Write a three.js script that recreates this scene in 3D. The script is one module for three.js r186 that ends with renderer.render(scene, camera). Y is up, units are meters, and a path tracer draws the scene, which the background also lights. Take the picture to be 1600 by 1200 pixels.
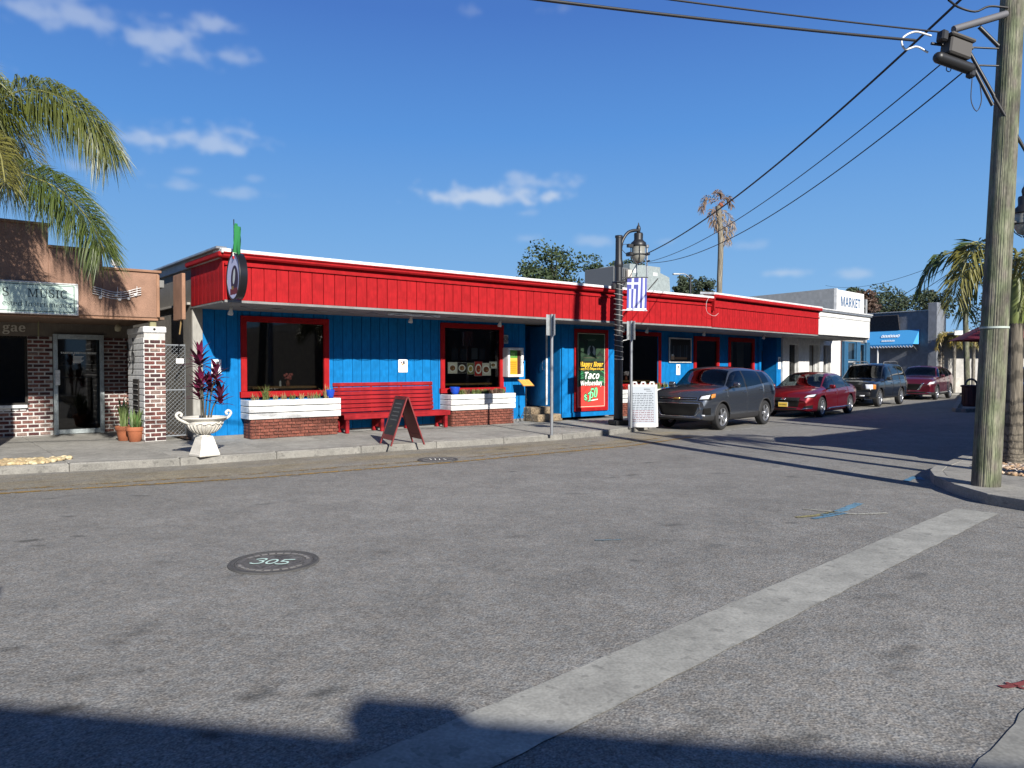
import * as THREE from 'three';
import { mergeGeometries, mergeVertices } from 'three/addons/utils/BufferGeometryUtils.js';
import { RoundedBoxGeometry } from 'three/addons/geometries/RoundedBoxGeometry.js';
import { ImprovedNoise } from 'three/addons/math/ImprovedNoise.js';

// ---------------------------------------------------------------- camera, sky, sun, exposure
const scene = new THREE.Scene();
const V = (x, y, z) => new THREE.Vector3(x, y, z);
const YAW = THREE.MathUtils.degToRad(39.3), PITCH = Math.atan(27 / 1170), EYE = 1.65, FOC = 1170;
const camera = new THREE.PerspectiveCamera(2 * THREE.MathUtils.radToDeg(Math.atan(600 / FOC)), 4 / 3, 0.1, 1500);
camera.position.set(0, EYE, 0);
const fwd = V(Math.sin(YAW) * Math.cos(PITCH), -Math.sin(PITCH), -Math.cos(YAW) * Math.cos(PITCH));
camera.lookAt(camera.position.clone().add(fwd));
const camRight = V(Math.cos(YAW), 0, Math.sin(YAW)), camUp = camRight.clone().cross(fwd);
// direction through a photo pixel (1600 x 1200); at(px, py, depth) = the point at that depth
const rayDir = (px, py) => fwd.clone().addScaledVector(camRight, (px - 800) / FOC).addScaledVector(camUp, -(py - 600) / FOC);
const at = (px, py, depth) => rayDir(px, py).multiplyScalar(depth).add(camera.position);

const noise = new ImprovedNoise();
const fbm = (x, y, z, o = 5) => { let a = 0, s = 1, n = 0; for (let i = 0; i < o; i++) { a += s * noise.noise(x, y, z); n += s; s *= 0.5; x *= 2.03; y *= 2.03; z *= 2.03; } return a / n; };
const EXPO = 2.1;
const SUN_DIR = V(-0.23, 0.52, 1).normalize();
{
  const W = 2048, H = 1024, data = new Float32Array(W * H * 4);
  const lin = (r, g, b) => [r, g, b].map(c => Math.pow((c / 255 + 0.055) / 1.055, 2.4) / EXPO);
  const stops = [[-90, lin(120, 130, 140)], [-2, lin(150, 184, 216)], [0, lin(152, 194, 232)], [4, lin(138, 186, 232)], [9.4, lin(120, 173, 228)], [17, lin(92, 150, 220)], [25, lin(75, 122, 199)], [45, lin(66, 98, 156)], [90, lin(58, 82, 126)]];
  // clouds: photo pixel of the middle, half width and half height in pixels, strength
  const clouds = [[85, 22, 95, 30, .5], [255, 72, 68, 36, .55], [325, 40, 48, 17, .5], [372, 92, 34, 17, .4], [245, 218, 68, 25, .65], [335, 222, 80, 30, .62], [765, 308, 118, 22, .85], [835, 285, 72, 17, .5], [820, 334, 26, 8, .35], [1040, 378, 24, 8, .2], [930, 376, 48, 14, .35], [820, 373, 26, 9, .25], [285, 292, 34, 13, .36], [375, 304, 56, 11, .34], [295, 268, 24, 8, .25], [150, 262, 46, 12, .3], [1225, 426, 44, 9, .5], [1332, 430, 36, 11, .42], [1170, 385, 46, 9, .22], [735, 18, 26, 11, .2], [880, 14, 46, 12, .14], [395, 280, 17, 7, .22], [-140, 120, 120, 40, .5], [-330, 260, 150, 32, .5], [1820, 260, 130, 24, .5], [2050, 380, 170, 20, .5], [1980, 120, 120, 30, .4], [-600, 330, 180, 26, .5]]
    .map(([px, py, w, h, k]) => { const d = rayDir(px, py).normalize(); return { d, r: V(-d.z, 0, d.x).normalize(), w: w / FOC, h: h / FOC, k }; });
  clouds.forEach(c => { c.u = c.r.clone().cross(c.d); c.lim = Math.cos(Math.max(c.w, c.h) * 2.2); });
  // a few more of the same scattered fair-weather clouds round the rest of the sky
  let sd = 7; const rr = () => (sd = (sd * 16807) % 2147483647) / 2147483647;
  for (let i = 0; i < 34; i++) {
    const az = Math.PI * (0.25 + 1.5 * rr()) + Math.PI / 2 - YAW, el = 0.08 + 0.5 * rr() * rr();
    const d = V(Math.sin(az + Math.PI) * Math.cos(el), Math.sin(el), Math.cos(az + Math.PI) * Math.cos(el));
    if (d.dot(fwd) > 0.55) continue;
    const c = { d, r: V(-d.z, 0, d.x).normalize(), w: 0.05 + 0.1 * rr(), h: 0.015 + 0.02 * rr(), k: 0.3 + 0.4 * rr() };
    c.u = c.r.clone().cross(c.d); c.lim = Math.cos(c.w * 2.2); clouds.push(c);
  }
  const cloudCol = lin(212, 222, 236);
  for (let j = 0; j < H; j++) for (let i = 0; i < W; i++) {
    const el = ((j + 0.5) / H - 0.5) * Math.PI, az = ((i + 0.5) / W - 0.5) * 2 * Math.PI;
    const d = V(Math.cos(az) * Math.cos(el), Math.sin(el), Math.sin(az) * Math.cos(el));
    const e = el * 180 / Math.PI; let k = 0; while (k < stops.length - 2 && stops[k + 1][0] < e) k++;
    const t = Math.min(1, Math.max(0, (e - stops[k][0]) / (stops[k + 1][0] - stops[k][0])));
    let c = [0, 1, 2].map(q => stops[k][1][q] * (1 - t) + stops[k + 1][1][q] * t);
    let a = 0;
    if (e > -1) for (const cl of clouds) {
      const dd = d.dot(cl.d); if (dd < cl.lim) continue;
      const x = d.dot(cl.r) / cl.w, y = d.dot(cl.u) / cl.h, yy = y < 0 ? y * 1.5 : y; if (x * x + yy * yy > 3.2) continue;
      const n = fbm(d.x * 38, d.y * 60, d.z * 38, 5);
      const m = 1 - Math.sqrt(x * x + yy * yy) + n * 1.25;
      a = Math.max(a, cl.k * THREE.MathUtils.smoothstep(m, 0.0, 0.95));
    }
    a *= 0.82;
    const o = (j * W + i) * 4;
    for (let q = 0; q < 3; q++) data[o + q] = c[q] * (1 - a) + cloudCol[q] * a;
    data[o + 3] = 1;
  }
  const tex = new THREE.DataTexture(data, W, H, THREE.RGBAFormat, THREE.FloatType);
  tex.mapping = THREE.EquirectangularReflectionMapping; tex.colorSpace = THREE.LinearSRGBColorSpace;
  tex.magFilter = tex.minFilter = THREE.LinearFilter; tex.needsUpdate = true;
  scene.background = tex; scene.environment = tex;
}
const sun = new THREE.DirectionalLight(new THREE.Color(1, 0.95, 0.87), 4.1);
sun.target.position.set(14, 0, -12); sun.position.copy(sun.target.position).addScaledVector(SUN_DIR, 90);
sun.castShadow = true; sun.shadow.mapSize.set(4096, 4096); sun.shadow.radius = 1.2; sun.shadow.bias = -0.0005;
Object.assign(sun.shadow.camera, { left: -60, right: 60, top: 50, bottom: -40, near: 1, far: 220 });
scene.add(sun, sun.target);
const renderer = new THREE.WebGLRenderer({ antialias: true });
renderer.toneMapping = THREE.LinearToneMapping; renderer.toneMappingExposure = EXPO;
renderer.shadowMap.enabled = true; renderer.shadowMap.type = THREE.PCFSoftShadowMap;
renderer.setSize(1024, 768);

// ---------------------------------------------------------------- helpers
let seed = 12345;
const rnd = (a = 1, b) => { seed |= 0; seed = seed + 0x6D2B79F5 | 0; let t = Math.imul(seed ^ seed >>> 15, 1 | seed); t = t + Math.imul(t ^ t >>> 7, 61 | t) ^ t; const r = ((t ^ t >>> 14) >>> 0) / 4294967296; return b === undefined ? r * a : a + r * (b - a); };
const pick = a => a[Math.floor(rnd(a.length))];
const used = {};
const numbered = n => { if (used[n] === undefined) { used[n] = 0; return n; } return n + '_' + String(++used[n]).padStart(3, '0'); };
function tag(o, label, category, group) { o.userData.label = label; o.userData.category = category; if (group) o.userData.group = group; return o; }
function thing(name, label, category, [x, y, z] = [0, 0, 0], ry = 0, group) {
  const o = new THREE.Group(); o.name = numbered(name); o.position.set(x, y, z); o.rotation.y = ry; tag(o, label, category, group); scene.add(o); return o;
}
function part(name, geo, mat, parent, x = 0, y = 0, z = 0, rx = 0, ry = 0, rz = 0) {
  const m = new THREE.Mesh(geo, mat); m.name = name; m.position.set(x, y, z); m.rotation.set(rx, ry, rz); m.castShadow = m.receiveShadow = true; parent.add(m); return m;
}
function solo(name, geo, mat, label, category, [x, y, z] = [0, 0, 0], ry = 0, group) {
  const m = part(numbered(name), geo, mat, scene, x, y, z, 0, ry, 0); return tag(m, label, category, group);
}
function struct(name, geo, mat, x = 0, y = 0, z = 0) { const m = part(numbered(name), geo, mat, scene, x, y, z); m.userData.kind = 'structure'; return m; }
function copyOf(o, [x, y, z], ry, label) {
  const c = o.clone(); c.name = numbered(o.name.replace(/_\d{3}$/, '')); c.userData = { ...o.userData }; if (label) c.userData.label = label;
  c.position.set(x, y, z); c.rotation.y = ry; scene.add(c); return c;
}
// triplanar uv in metres
function uvBox(g, k = 1, du = 0, dv = 0) {
  if (g.index) g = g.toNonIndexed();
  const p = g.attributes.position, uv = new Float32Array(p.count * 2), a = V(), b = V(), c = V(), n = V();
  for (let i = 0; i < p.count; i += 3) {
    a.fromBufferAttribute(p, i); b.fromBufferAttribute(p, i + 1); c.fromBufferAttribute(p, i + 2);
    n.copy(b).sub(a).cross(c.clone().sub(a)); const ax = Math.abs(n.x), ay = Math.abs(n.y), az = Math.abs(n.z);
    [a, b, c].forEach((q, m) => { let u, v; if (ax >= ay && ax >= az) { u = q.z; v = q.y; } else if (ay >= az) { u = q.x; v = q.z; } else { u = q.x; v = q.y; } uv[(i + m) * 2] = u * k + du; uv[(i + m) * 2 + 1] = v * k + dv; });
  }
  g.setAttribute('uv', new THREE.BufferAttribute(uv, 2)); return g;
}
const cbCache = {};
// chamfered box, 44 triangles, centred
function cbox(w, h, d, c = 0.004, off = 0) {
  const key = [w, h, d, c, off].map(v => v.toFixed(4)).join(); if (cbCache[key]) return cbCache[key];
  c = Math.min(c, w * .45, h * .45, d * .45);
  const P = (a, sx, sy, sz) => [sx * (w / 2 - (a === 0 ? 0 : c)), sy * (h / 2 - (a === 1 ? 0 : c)), sz * (d / 2 - (a === 2 ? 0 : c))];
  const pos = []; const S = [-1, 1];
  const poly = pts => {
    const [a, b, q] = pts; const n = [(b[1] - a[1]) * (q[2] - a[2]) - (b[2] - a[2]) * (q[1] - a[1]), (b[2] - a[2]) * (q[0] - a[0]) - (b[0] - a[0]) * (q[2] - a[2]), (b[0] - a[0]) * (q[1] - a[1]) - (b[1] - a[1]) * (q[0] - a[0])];
    const m = [0, 1, 2].map(i => pts.reduce((s, p) => s + p[i], 0)); if (n[0] * m[0] + n[1] * m[1] + n[2] * m[2] < 0) pts = pts.slice().reverse();
    for (let i = 1; i < pts.length - 1; i++) pos.push(...pts[0], ...pts[i], ...pts[i + 1]);
  };
  for (const s of S) { poly([P(0, s, -1, -1), P(0, s, 1, -1), P(0, s, 1, 1), P(0, s, -1, 1)]); poly([P(1, -1, s, -1), P(1, 1, s, -1), P(1, 1, s, 1), P(1, -1, s, 1)]); poly([P(2, -1, -1, s), P(2, 1, -1, s), P(2, 1, 1, s), P(2, -1, 1, s)]); }
  for (const s of S) for (const t of S) {
    poly([P(0, s, t, -1), P(0, s, t, 1), P(1, s, t, 1), P(1, s, t, -1)]);
    poly([P(0, s, -1, t), P(0, s, 1, t), P(2, s, 1, t), P(2, s, -1, t)]);
    poly([P(1, -1, s, t), P(1, 1, s, t), P(2, 1, s, t), P(2, -1, s, t)]);
    for (const r of S) poly([P(0, s, t, r), P(1, s, t, r), P(2, s, t, r)]);
  }
  let g = new THREE.BufferGeometry(); g.setAttribute('position', new THREE.Float32BufferAttribute(pos, 3)); g.computeVertexNormals();
  g = uvBox(g, 1, off * 3.7, off * 5.3); cbCache[key] = g; return g;
}
const rbox = (w, h, d, r = 0.03, s = 3) => uvBox(new RoundedBoxGeometry(w, h, d, s, r));
const merge = gs => mergeGeometries(gs.map(g => { const q = g.index ? g.toNonIndexed() : g.clone(); for (const k of Object.keys(q.attributes)) if (!['position', 'normal', 'uv'].includes(k)) q.deleteAttribute(k); if (!q.attributes.uv) q.setAttribute('uv', new THREE.BufferAttribute(new Float32Array(q.attributes.position.count * 2), 2)); return q; }));
const mv = (g, x, y, z, rx = 0, ry = 0, rz = 0) => { const q = g.clone(); q.applyMatrix4(new THREE.Matrix4().compose(V(x, y, z), new THREE.Quaternion().setFromEuler(new THREE.Euler(rx, ry, rz)), V(1, 1, 1))); return q; };
const tube = (pts, r, n = 24, s = 6, closed = false) => new THREE.TubeGeometry(new THREE.CatmullRomCurve3(pts, closed), n, r, s, closed);
function rod(a, b, r0, r1 = r0, s = 8) { const d = b.clone().sub(a), L = d.length(); const g = new THREE.CylinderGeometry(r1, r0, L, s); g.translate(0, L / 2, 0); g.applyQuaternion(new THREE.Quaternion().setFromUnitVectors(V(0, 1, 0), d.normalize())); g.translate(a.x, a.y, a.z); return g; }
const lathe = (pts, s = 24) => new THREE.LatheGeometry(pts.map(p => new THREE.Vector2(p[0], p[1])), s);
function extr(pts, d, bevel = 0) { const s = new THREE.Shape(pts.map(p => new THREE.Vector2(p[0], p[1]))); return uvBox(new THREE.ExtrudeGeometry(s, { depth: d, bevelEnabled: bevel > 0, bevelSize: bevel, bevelThickness: bevel, bevelSegments: 2, bevelOffset: -bevel, curveSegments: 12 })); }
// frames: s along a wall, y up, off = metres in front of it
const frameOf = (x, z, ang) => ({ o: V(x, 0, z), u: V(Math.cos(ang), 0, -Math.sin(ang)), n: V(Math.sin(ang), 0, Math.cos(ang)), ang });
const inFrame = (f, s, y, off) => f.o.clone().addScaledVector(f.u, s).addScaledVector(f.n, off).setY(y);
function fpart(f, name, geo, mat, parent, s, y, off, rx = 0, rz = 0) { const p = inFrame(f, s, y, off).sub(parent.position); const m = part(name, geo, mat, parent, p.x, p.y, p.z, rx, f.ang, rz); if (rx) m.rotation.order = 'YXZ'; return m; }

// ---------------------------------------------------------------- textures and materials
function dataTex(w, h, fn, rep = 1, srgb = true, repY) {
  const d = new Uint8Array(w * h * 4);
  for (let y = 0; y < h; y++) for (let x = 0; x < w; x++) { const c = fn(x / w, y / h, x, y), o = (y * w + x) * 4; for (let q = 0; q < 4; q++) d[o + q] = Math.max(0, Math.min(255, (c[q] === undefined ? 1 : c[q]) * 255)); }
  const t = new THREE.DataTexture(d, w, h); t.wrapS = t.wrapT = THREE.RepeatWrapping; t.magFilter = THREE.LinearFilter; t.minFilter = THREE.LinearMipmapLinearFilter; t.generateMipmaps = true;
  t.repeat.set(rep, repY || rep); if (srgb) t.colorSpace = THREE.SRGBColorSpace; t.needsUpdate = true; return t;
}
function canvasTex(w, h, draw) { const c = document.createElement('canvas'); c.width = w; c.height = h; const x = c.getContext('2d'); draw(x, w, h); const t = new THREE.CanvasTexture(c); t.colorSpace = THREE.SRGBColorSpace; t.anisotropy = 8; return t; }
// tiling noise: value noise on a wrapped lattice
function tileNoise(n, sd) { const g = new Float32Array(n * n); let s = sd; for (let i = 0; i < n * n; i++) { s = (s * 16807 + 11) % 2147483647; g[i] = s / 2147483647; } const sm = t => t * t * (3 - 2 * t); return (u, v) => { const x = ((u % 1) + 1) % 1 * n, y = ((v % 1) + 1) % 1 * n, i = Math.floor(x), j = Math.floor(y), a = sm(x - i), b = sm(y - j), q = (p, r) => g[(r % n) * n + (p % n)]; return (q(i, j) * (1 - a) + q(i + 1, j) * a) * (1 - b) + (q(i, j + 1) * (1 - a) + q(i + 1, j + 1) * a) * b; }; }
const n8 = tileNoise(8, 11), n16 = tileNoise(16, 23), n32 = tileNoise(32, 37), n64 = tileNoise(64, 41), n128 = tileNoise(128, 53), n256 = tileNoise(256, 61), n512 = tileNoise(512, 71);
const T = {};
T.asphalt = dataTex(2048, 2048, (u, v) => {
  const a = n512(u, v), b = n512(v + .37, u + .11), c = n64(u, v), m = n16(u, v), f = n256(u, v);
  let k = .465 + (a - .5) * .20 + (f - .5) * .07 + (c - .5) * .05 + (m - .5) * .04;
  if (b > .83) k += .13 * (b - .83) / .17; if (b < .10) k -= .11;
  const w = (n128(u + .5, v) - .5) * .02; return [k + w + .006, k, k - w - .006];
}, 1 / 4);
T.asphaltBump = dataTex(1024, 1024, (u, v) => { const k = n512(u, v) * .6 + n256(u, v) * .4; return [k, k, k]; }, 1 / 4, false);
T.concrete = dataTex(1024, 1024, (u, v) => { const k = .80 + (n256(u, v) - .5) * .12 + (n32(u, v) - .5) * .10 + (n8(u, v) - .5) * .1 - (n64(u, v) > .86 ? .09 : 0); return [k, k * .99, k * .965]; }, 1 / 3);
T.stucco = dataTex(512, 512, (u, v) => { const k = .9 + (n256(u, v) - .5) * .12 + (n16(u, v) - .5) * .1; return [k, k, k]; }, 1 / 2);
T.stuccoBump = dataTex(512, 512, (u, v) => { const k = n128(u, v) * .6 + n256(u, v) * .4; return [k, k, k]; }, 1 / 1.2, false);
T.wood = dataTex(512, 512, (u, v) => { const k = .92 + (n128(u, v * .06) - .5) * .07 + (n16(u, v) - .5) * .08 + (n64(u, v * .3) - .5) * .05 + (n256(u, v) > .95 ? .05 : 0); return [k, k, k]; }, 1 / 1.3);
T.woodBump = dataTex(512, 512, (u, v) => { const k = n128(u, v * .06) * .7 + n256(u, v * .2) * .3; return [k, k, k]; }, 1 / 1.3, false);
T.woodH = dataTex(512, 512, (u, v) => { const k = .9 + (n128(u * .06, v) - .5) * .16 + (n16(u, v) - .5) * .14; return [k, k, k]; }, 1 / 1.3);
T.brick = dataTex(512, 512, (u, v) => { const k = .82 + (n64(u, v) - .5) * .35 + (n16(u, v) - .5) * .25 + (n256(u, v) - .5) * .14; return [k, k, k]; }, 1 / .7);
T.metal = dataTex(256, 256, (u, v) => { const k = .9 + (n64(u, v) - .5) * .14 + (n16(u, v) - .5) * .1; return [k, k, k]; }, 1 / 1);
T.pole = dataTex(1024, 1024, (u, v) => { const k = .74 + (n128(u, v * .06) - .5) * .13 + (n256(u, v * .2) - .5) * .13 + (n16(u, v) - .5) * .2 + (n64(u, v) - .5) * .14 + (n8(u, v) - .5) * .16 - (n128(u + .4, v * .05) > .9 ? .22 : 0); const gr = (n16(u + .3, v) - .45) * .10; return [k - gr * .6, k + gr * .25, k - gr]; }, 1, true, 4);
T.poleBump = dataTex(512, 512, (u, v) => { const k = n128(u, v * .03) * .7 + n256(u, v * .08) * .3; return [k, k, k]; }, 1, false);
T.bark = dataTex(256, 256, (u, v) => { const k = .75 + (n32(u, v) - .5) * .3 + (Math.sin(v * 40 * Math.PI + n16(u, v) * 2) > .6 ? -.2 : 0) + (n128(u, v) - .5) * .2; return [k, k, k * .96]; }, 1);
const std = (c, rough = .7, o = {}) => { const m = new THREE.MeshStandardMaterial({ roughness: rough, ...o }); Array.isArray(c) ? m.color.setRGB(...c) : m.color.set(c); return m; };
const phys = (c, rough, o = {}) => { const m = new THREE.MeshPhysicalMaterial({ roughness: rough, ...o }); Array.isArray(c) ? m.color.setRGB(...c) : m.color.set(c); return m; };
const wood = (c, rough = .7) => phys(c, rough + .2, { map: T.wood, bumpMap: T.woodBump, bumpScale: .002, specularIntensity: .25 });
const variants = (c, n, f, amp = .08) => Array.from({ length: n }, () => { const k = 1 + rnd(-amp, amp); return f(c.map(v => v * k)); });
const RED = [.345, .011, .014], BLUE = [.004, .165, .44], WHITE = [.72, .72, .70];
const M = {
  red: variants(RED, 4, c => wood(c, .55)), redTrim: wood(RED, .55),
  blue: variants(BLUE, 4, c => wood(c, .6)), blueTrim: wood(BLUE, .6),
  white: wood(WHITE, .55), whiteH: std(WHITE, .5, { map: T.woodH }), whiteMetal: std([.74, .74, .73], .35, { map: T.metal }),
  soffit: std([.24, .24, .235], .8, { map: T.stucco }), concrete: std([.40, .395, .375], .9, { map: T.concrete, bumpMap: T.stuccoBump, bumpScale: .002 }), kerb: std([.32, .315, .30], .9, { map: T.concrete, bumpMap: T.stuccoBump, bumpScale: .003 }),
  joint: std([.05, .048, .045], 1), asphalt: std([.89, .885, .835], .95, { map: T.asphalt, bumpMap: T.asphaltBump, bumpScale: .004, vertexColors: true }),
  gray: std([.2, .2, .195], .8, { map: T.stucco }), sideWall: std([.19, .175, .15], .9, { map: T.stucco, bumpMap: T.stuccoBump, bumpScale: .004 }), tan: std([.30, .175, .12], .9, { map: T.stucco, bumpMap: T.stuccoBump, bumpScale: .004 }),
  tanTrim: std([.31, .17, .105], .85, { map: T.stucco }),
  brickRed: variants([.20, .062, .040], 5, c => std(c, .9, { map: T.brick }), .22), brickOld: [[.15, .045, .04], [.10, .035, .034], [.19, .07, .055], [.075, .03, .032], [.22, .10, .08], [.30, .2, .17]].map(c => std(c, .9, { map: T.brick })),
  mortarWhite: std([.58, .56, .53], .95, { map: T.stucco, bumpMap: T.stuccoBump, bumpScale: .004 }), mortarGray: std([.24, .18, .15], .95, { map: T.stucco }),
  black: std([.012, .012, .013], .45), blackMatte: phys([.010, .010, .010], .9, { specularIntensity: .15 }), iron: std([.016, .016, .018], .45, { map: T.metal }), dark: phys([.03, .027, .025], .9, { specularIntensity: .3 }), panelling: std([.24, .165, .11], .8, { map: T.wood }), floorWood: std([.16, .10, .065], .7, { map: T.woodH }), ceilingPaint: std([.30, .28, .25], .9),
  galv: std([.36, .38, .40], .42, { metalness: .6, map: T.metal }), alu: std([.5, .53, .55], .4, { metalness: .35, map: T.metal }), chrome: std([.75, .76, .78], .12, { metalness: 1 }),
  tint: phys([.27, .29, .29], .03, { transmission: 1, thickness: 0, ior: 1.5, side: THREE.DoubleSide }), glass: phys([.86, .9, .9], .03, { transmission: 1, thickness: 0, ior: 1.5, side: THREE.DoubleSide }), terracotta: std([.36, .115, .05], .8, { map: T.stucco }), soil: std([.035, .025, .018], 1),
  leafDark: phys([.035, .075, .018], .55, { side: THREE.DoubleSide }), leaf: phys([.06, .12, .025], .5, { side: THREE.DoubleSide }), leafYellow: phys([.22, .20, .035], .55, { side: THREE.DoubleSide }), leafDead: phys([.20, .14, .08], .8, { side: THREE.DoubleSide }),
  leafRed: phys([.14, .012, .045], .4, { side: THREE.DoubleSide }), leafPurple: phys([.06, .008, .025], .4, { side: THREE.DoubleSide }), leafSnake: phys([.11, .15, .05], .5, { side: THREE.DoubleSide }),
  yellowWood: std([.33, .17, .05], .5, { map: T.woodH }), urn: std([.72, .69, .62], .7, { map: T.stucco, bumpMap: T.stuccoBump, bumpScale: .003 }), bark: std([.24, .21, .17], .95, { map: T.bark, bumpMap: T.bark, bumpScale: .01 }), barkDark: std([.09, .07, .055], 1, { map: T.bark }),
};
// ---------------------------------------------------------------- ground, road, pavements
{
  const g = new THREE.PlaneGeometry(900, 900); g.rotateX(-Math.PI / 2);
  struct('ground', g, std([.10, .11, .06], 1), 30, -0.06, -30);
}
// kerb line on the shop side, from far left to far right
const kerbPts = [[-30, -14.6], [-6, -14.35], [0, -13.95], [1.17, -13.76], [2.4, -13.4], [3.63, -13.12], [6.77, -12.86], [9, -12.6], [11.4, -12.36], [13.2, -12.45], [14.6, -12.75], [15.3, -13.0], [16.2, -13.5], [17.2, -13.78], [22, -14.45], [33, -16.1], [46, -18.05], [75, -22.4]];
const lerpLine = (pts, x) => { for (let i = 0; i < pts.length - 1; i++) if (x <= pts[i + 1][0]) { const t = (x - pts[i][0]) / (pts[i + 1][0] - pts[i][0]); return pts[i][1] + t * (pts[i + 1][1] - pts[i][1]); } return pts[pts.length - 1][1]; };
const kerbZ = x => lerpLine(kerbPts, x);
const SW = .13;
{
  // road: one sheet, finely divided near the camera so that stains and worn patches follow its vertex colours
  const xs = [], zs = []; for (let x = -70; x < -2; x += 4) xs.push(x); for (let x = -2; x < 14; x += .09) xs.push(x); for (let x = 14; x < 40; x += .5) xs.push(x); for (let x = 40; x <= 160; x += 6) xs.push(x);
  for (let z = 60; z > 2; z -= 4) zs.push(z); for (let z = 0; z > -15; z -= .09) zs.push(z); for (let z = -15; z > -40; z -= .8) zs.push(z); for (let z = -40; z >= -60; z -= 4) zs.push(z);
  const pos = [], col = [], uv = [], idx = [];
  const spots = []; for (let i = 0; i < 80; i++) spots.push([rnd(0, 13), rnd(-12, 0), rnd(.03, .2), rnd(.02, .06), rnd(-.5, .5), rnd(.3, .7)]);
  spots.push([4.35, -1.85, .32, .045, .1, .5], [4.9, -2.1, .12, .04, 0, .45], [2.45, -1.55, .16, .05, .2, .6], [3.0, -1.75, .22, .05, -.1, .55], [1.1, -5.05, .25, .05, .7, .4], [2.8, -2.1, .3, .05, .1, .4]);
  for (const z of zs) for (const x of xs) {
    pos.push(x, 0, z); uv.push(x, -z);
    const large = fbm(x * .22, z * .3, 3.1, 4), mid = fbm(x * 1.4, z * 1.4, 8.7, 4), track = fbm(x * .12, z * 1.5, 1.7, 3);
    let k = 1 + large * .20 + mid * .13 + track * .14;
    for (const [sx, sz, a, b, r, d] of spots) { const dx = x - sx, dz = z - sz; if (Math.abs(dx) > .8 || Math.abs(dz) > .8) continue; const u = (dx * Math.cos(r) - dz * Math.sin(r)) / a, w = (dx * Math.sin(r) + dz * Math.cos(r)) / b, m = u * u + w * w + fbm(x * 9, z * 9, 2, 3) * 1.4; if (m < 1.3) k *= 1 - d * Math.min(1, (1.3 - m) * 1.4); }
    const gutter = Math.max(0, 1 - Math.abs(z - kerbZ(x) - 1.0) / 1.35), sand = gutter * (.8 + fbm(x * .8, z * 2.5, 4.4, 4) * 1.4);
    const sn = Math.max(0, Math.min(1, sand)) * (x < 15.5 ? 1 : .2);
    col.push(k * (1 + sn * .16), k * (1 + sn * .01), k * (1 - sn * .30));
  }
  const nx = xs.length; for (let j = 0; j < zs.length - 1; j++) for (let i = 0; i < nx - 1; i++) { const a = j * nx + i; idx.push(a, a + 1, a + nx, a + 1, a + nx + 1, a + nx); }
  const g = new THREE.BufferGeometry(); g.setAttribute('position', new THREE.Float32BufferAttribute(pos, 3)); g.setAttribute('uv', new THREE.Float32BufferAttribute(uv, 2)); g.setAttribute('color', new THREE.Float32BufferAttribute(col, 3)); g.setIndex(idx); g.computeVertexNormals();
  struct('road', g, M.asphalt);
}
// a slab polygon (x, z) extruded up to height top
function slabGeo(poly, y0, y1, bevel = .008) { const s = new THREE.Shape(poly.map(p => new THREE.Vector2(p[0], -p[1]))); const g = new THREE.ExtrudeGeometry(s, { depth: y1 - y0 - (bevel ? bevel : 0), bevelEnabled: bevel > 0, bevelSize: bevel, bevelOffset: -bevel, bevelThickness: bevel, bevelSegments: 1 }); g.rotateX(-Math.PI / 2); g.translate(0, y0, 0); return uvBox(g, 1, poly[0][0] * .37, poly[0][1] * .61); }
function pavement(name, line, back, cuts) { // line: kerb polyline z(x); back(x) = far edge
  const root = new THREE.Group(); root.name = name; root.userData.kind = 'structure'; scene.add(root);
  const zAt = x => lerpLine(line, x), pts = (a, b) => [a, ...line.map(p => p[0]).filter(x => x > a + .02 && x < b - .02), b];
  const x0 = cuts[0], x1 = cuts[cuts.length - 1], all = pts(x0, x1), sg = Math.sign(back(x0) - zAt(x0));
  part('base', slabGeo([...all.map(x => [x, zAt(x) + sg * .03]), [x1, back(x1)], [x0, back(x0)]], -.02, SW - .012, 0), M.joint, root);
  const mats = variants([.41, .405, .385], 4, c => std(c, .9, { map: T.concrete, bumpMap: T.stuccoBump, bumpScale: .002 }), .10), km = variants([.32, .315, .30], 3, c => std(c, .9, { map: T.concrete, bumpMap: T.stuccoBump, bumpScale: .003 }), .1);
  for (let i = 0; i < cuts.length - 1; i++) {
    const a = cuts[i] + .006, b = cuts[i + 1] - .006, xs = pts(a, b);
    part('slab', slabGeo([...xs.map(x => [x, zAt(x) + sg * .166]), [b, back(b)], [a, back(a)]], 0, SW + rnd(-.004, .004), .007), pick(mats), root);
    const kz = xs.map(x => [x, zAt(x)]), kb = xs.map(x => [x, zAt(x) + sg * .158]).reverse();
    part('kerb', slabGeo([...kz, ...kb], -.03, SW + .002, .022), pick(km), root);
  }
  return root;
}
pavement('sidewalk', kerbPts, x => -27, [-30, -12, -6, -3, -1.2, .55, 2.05, 3.6, 5.2, 6.8, 8.4, 10, 11.6, 13.2, 14.9, 16.6, 19, 21.5, 24, 27, 30, 34, 38, 44, 52, 75]);
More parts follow.
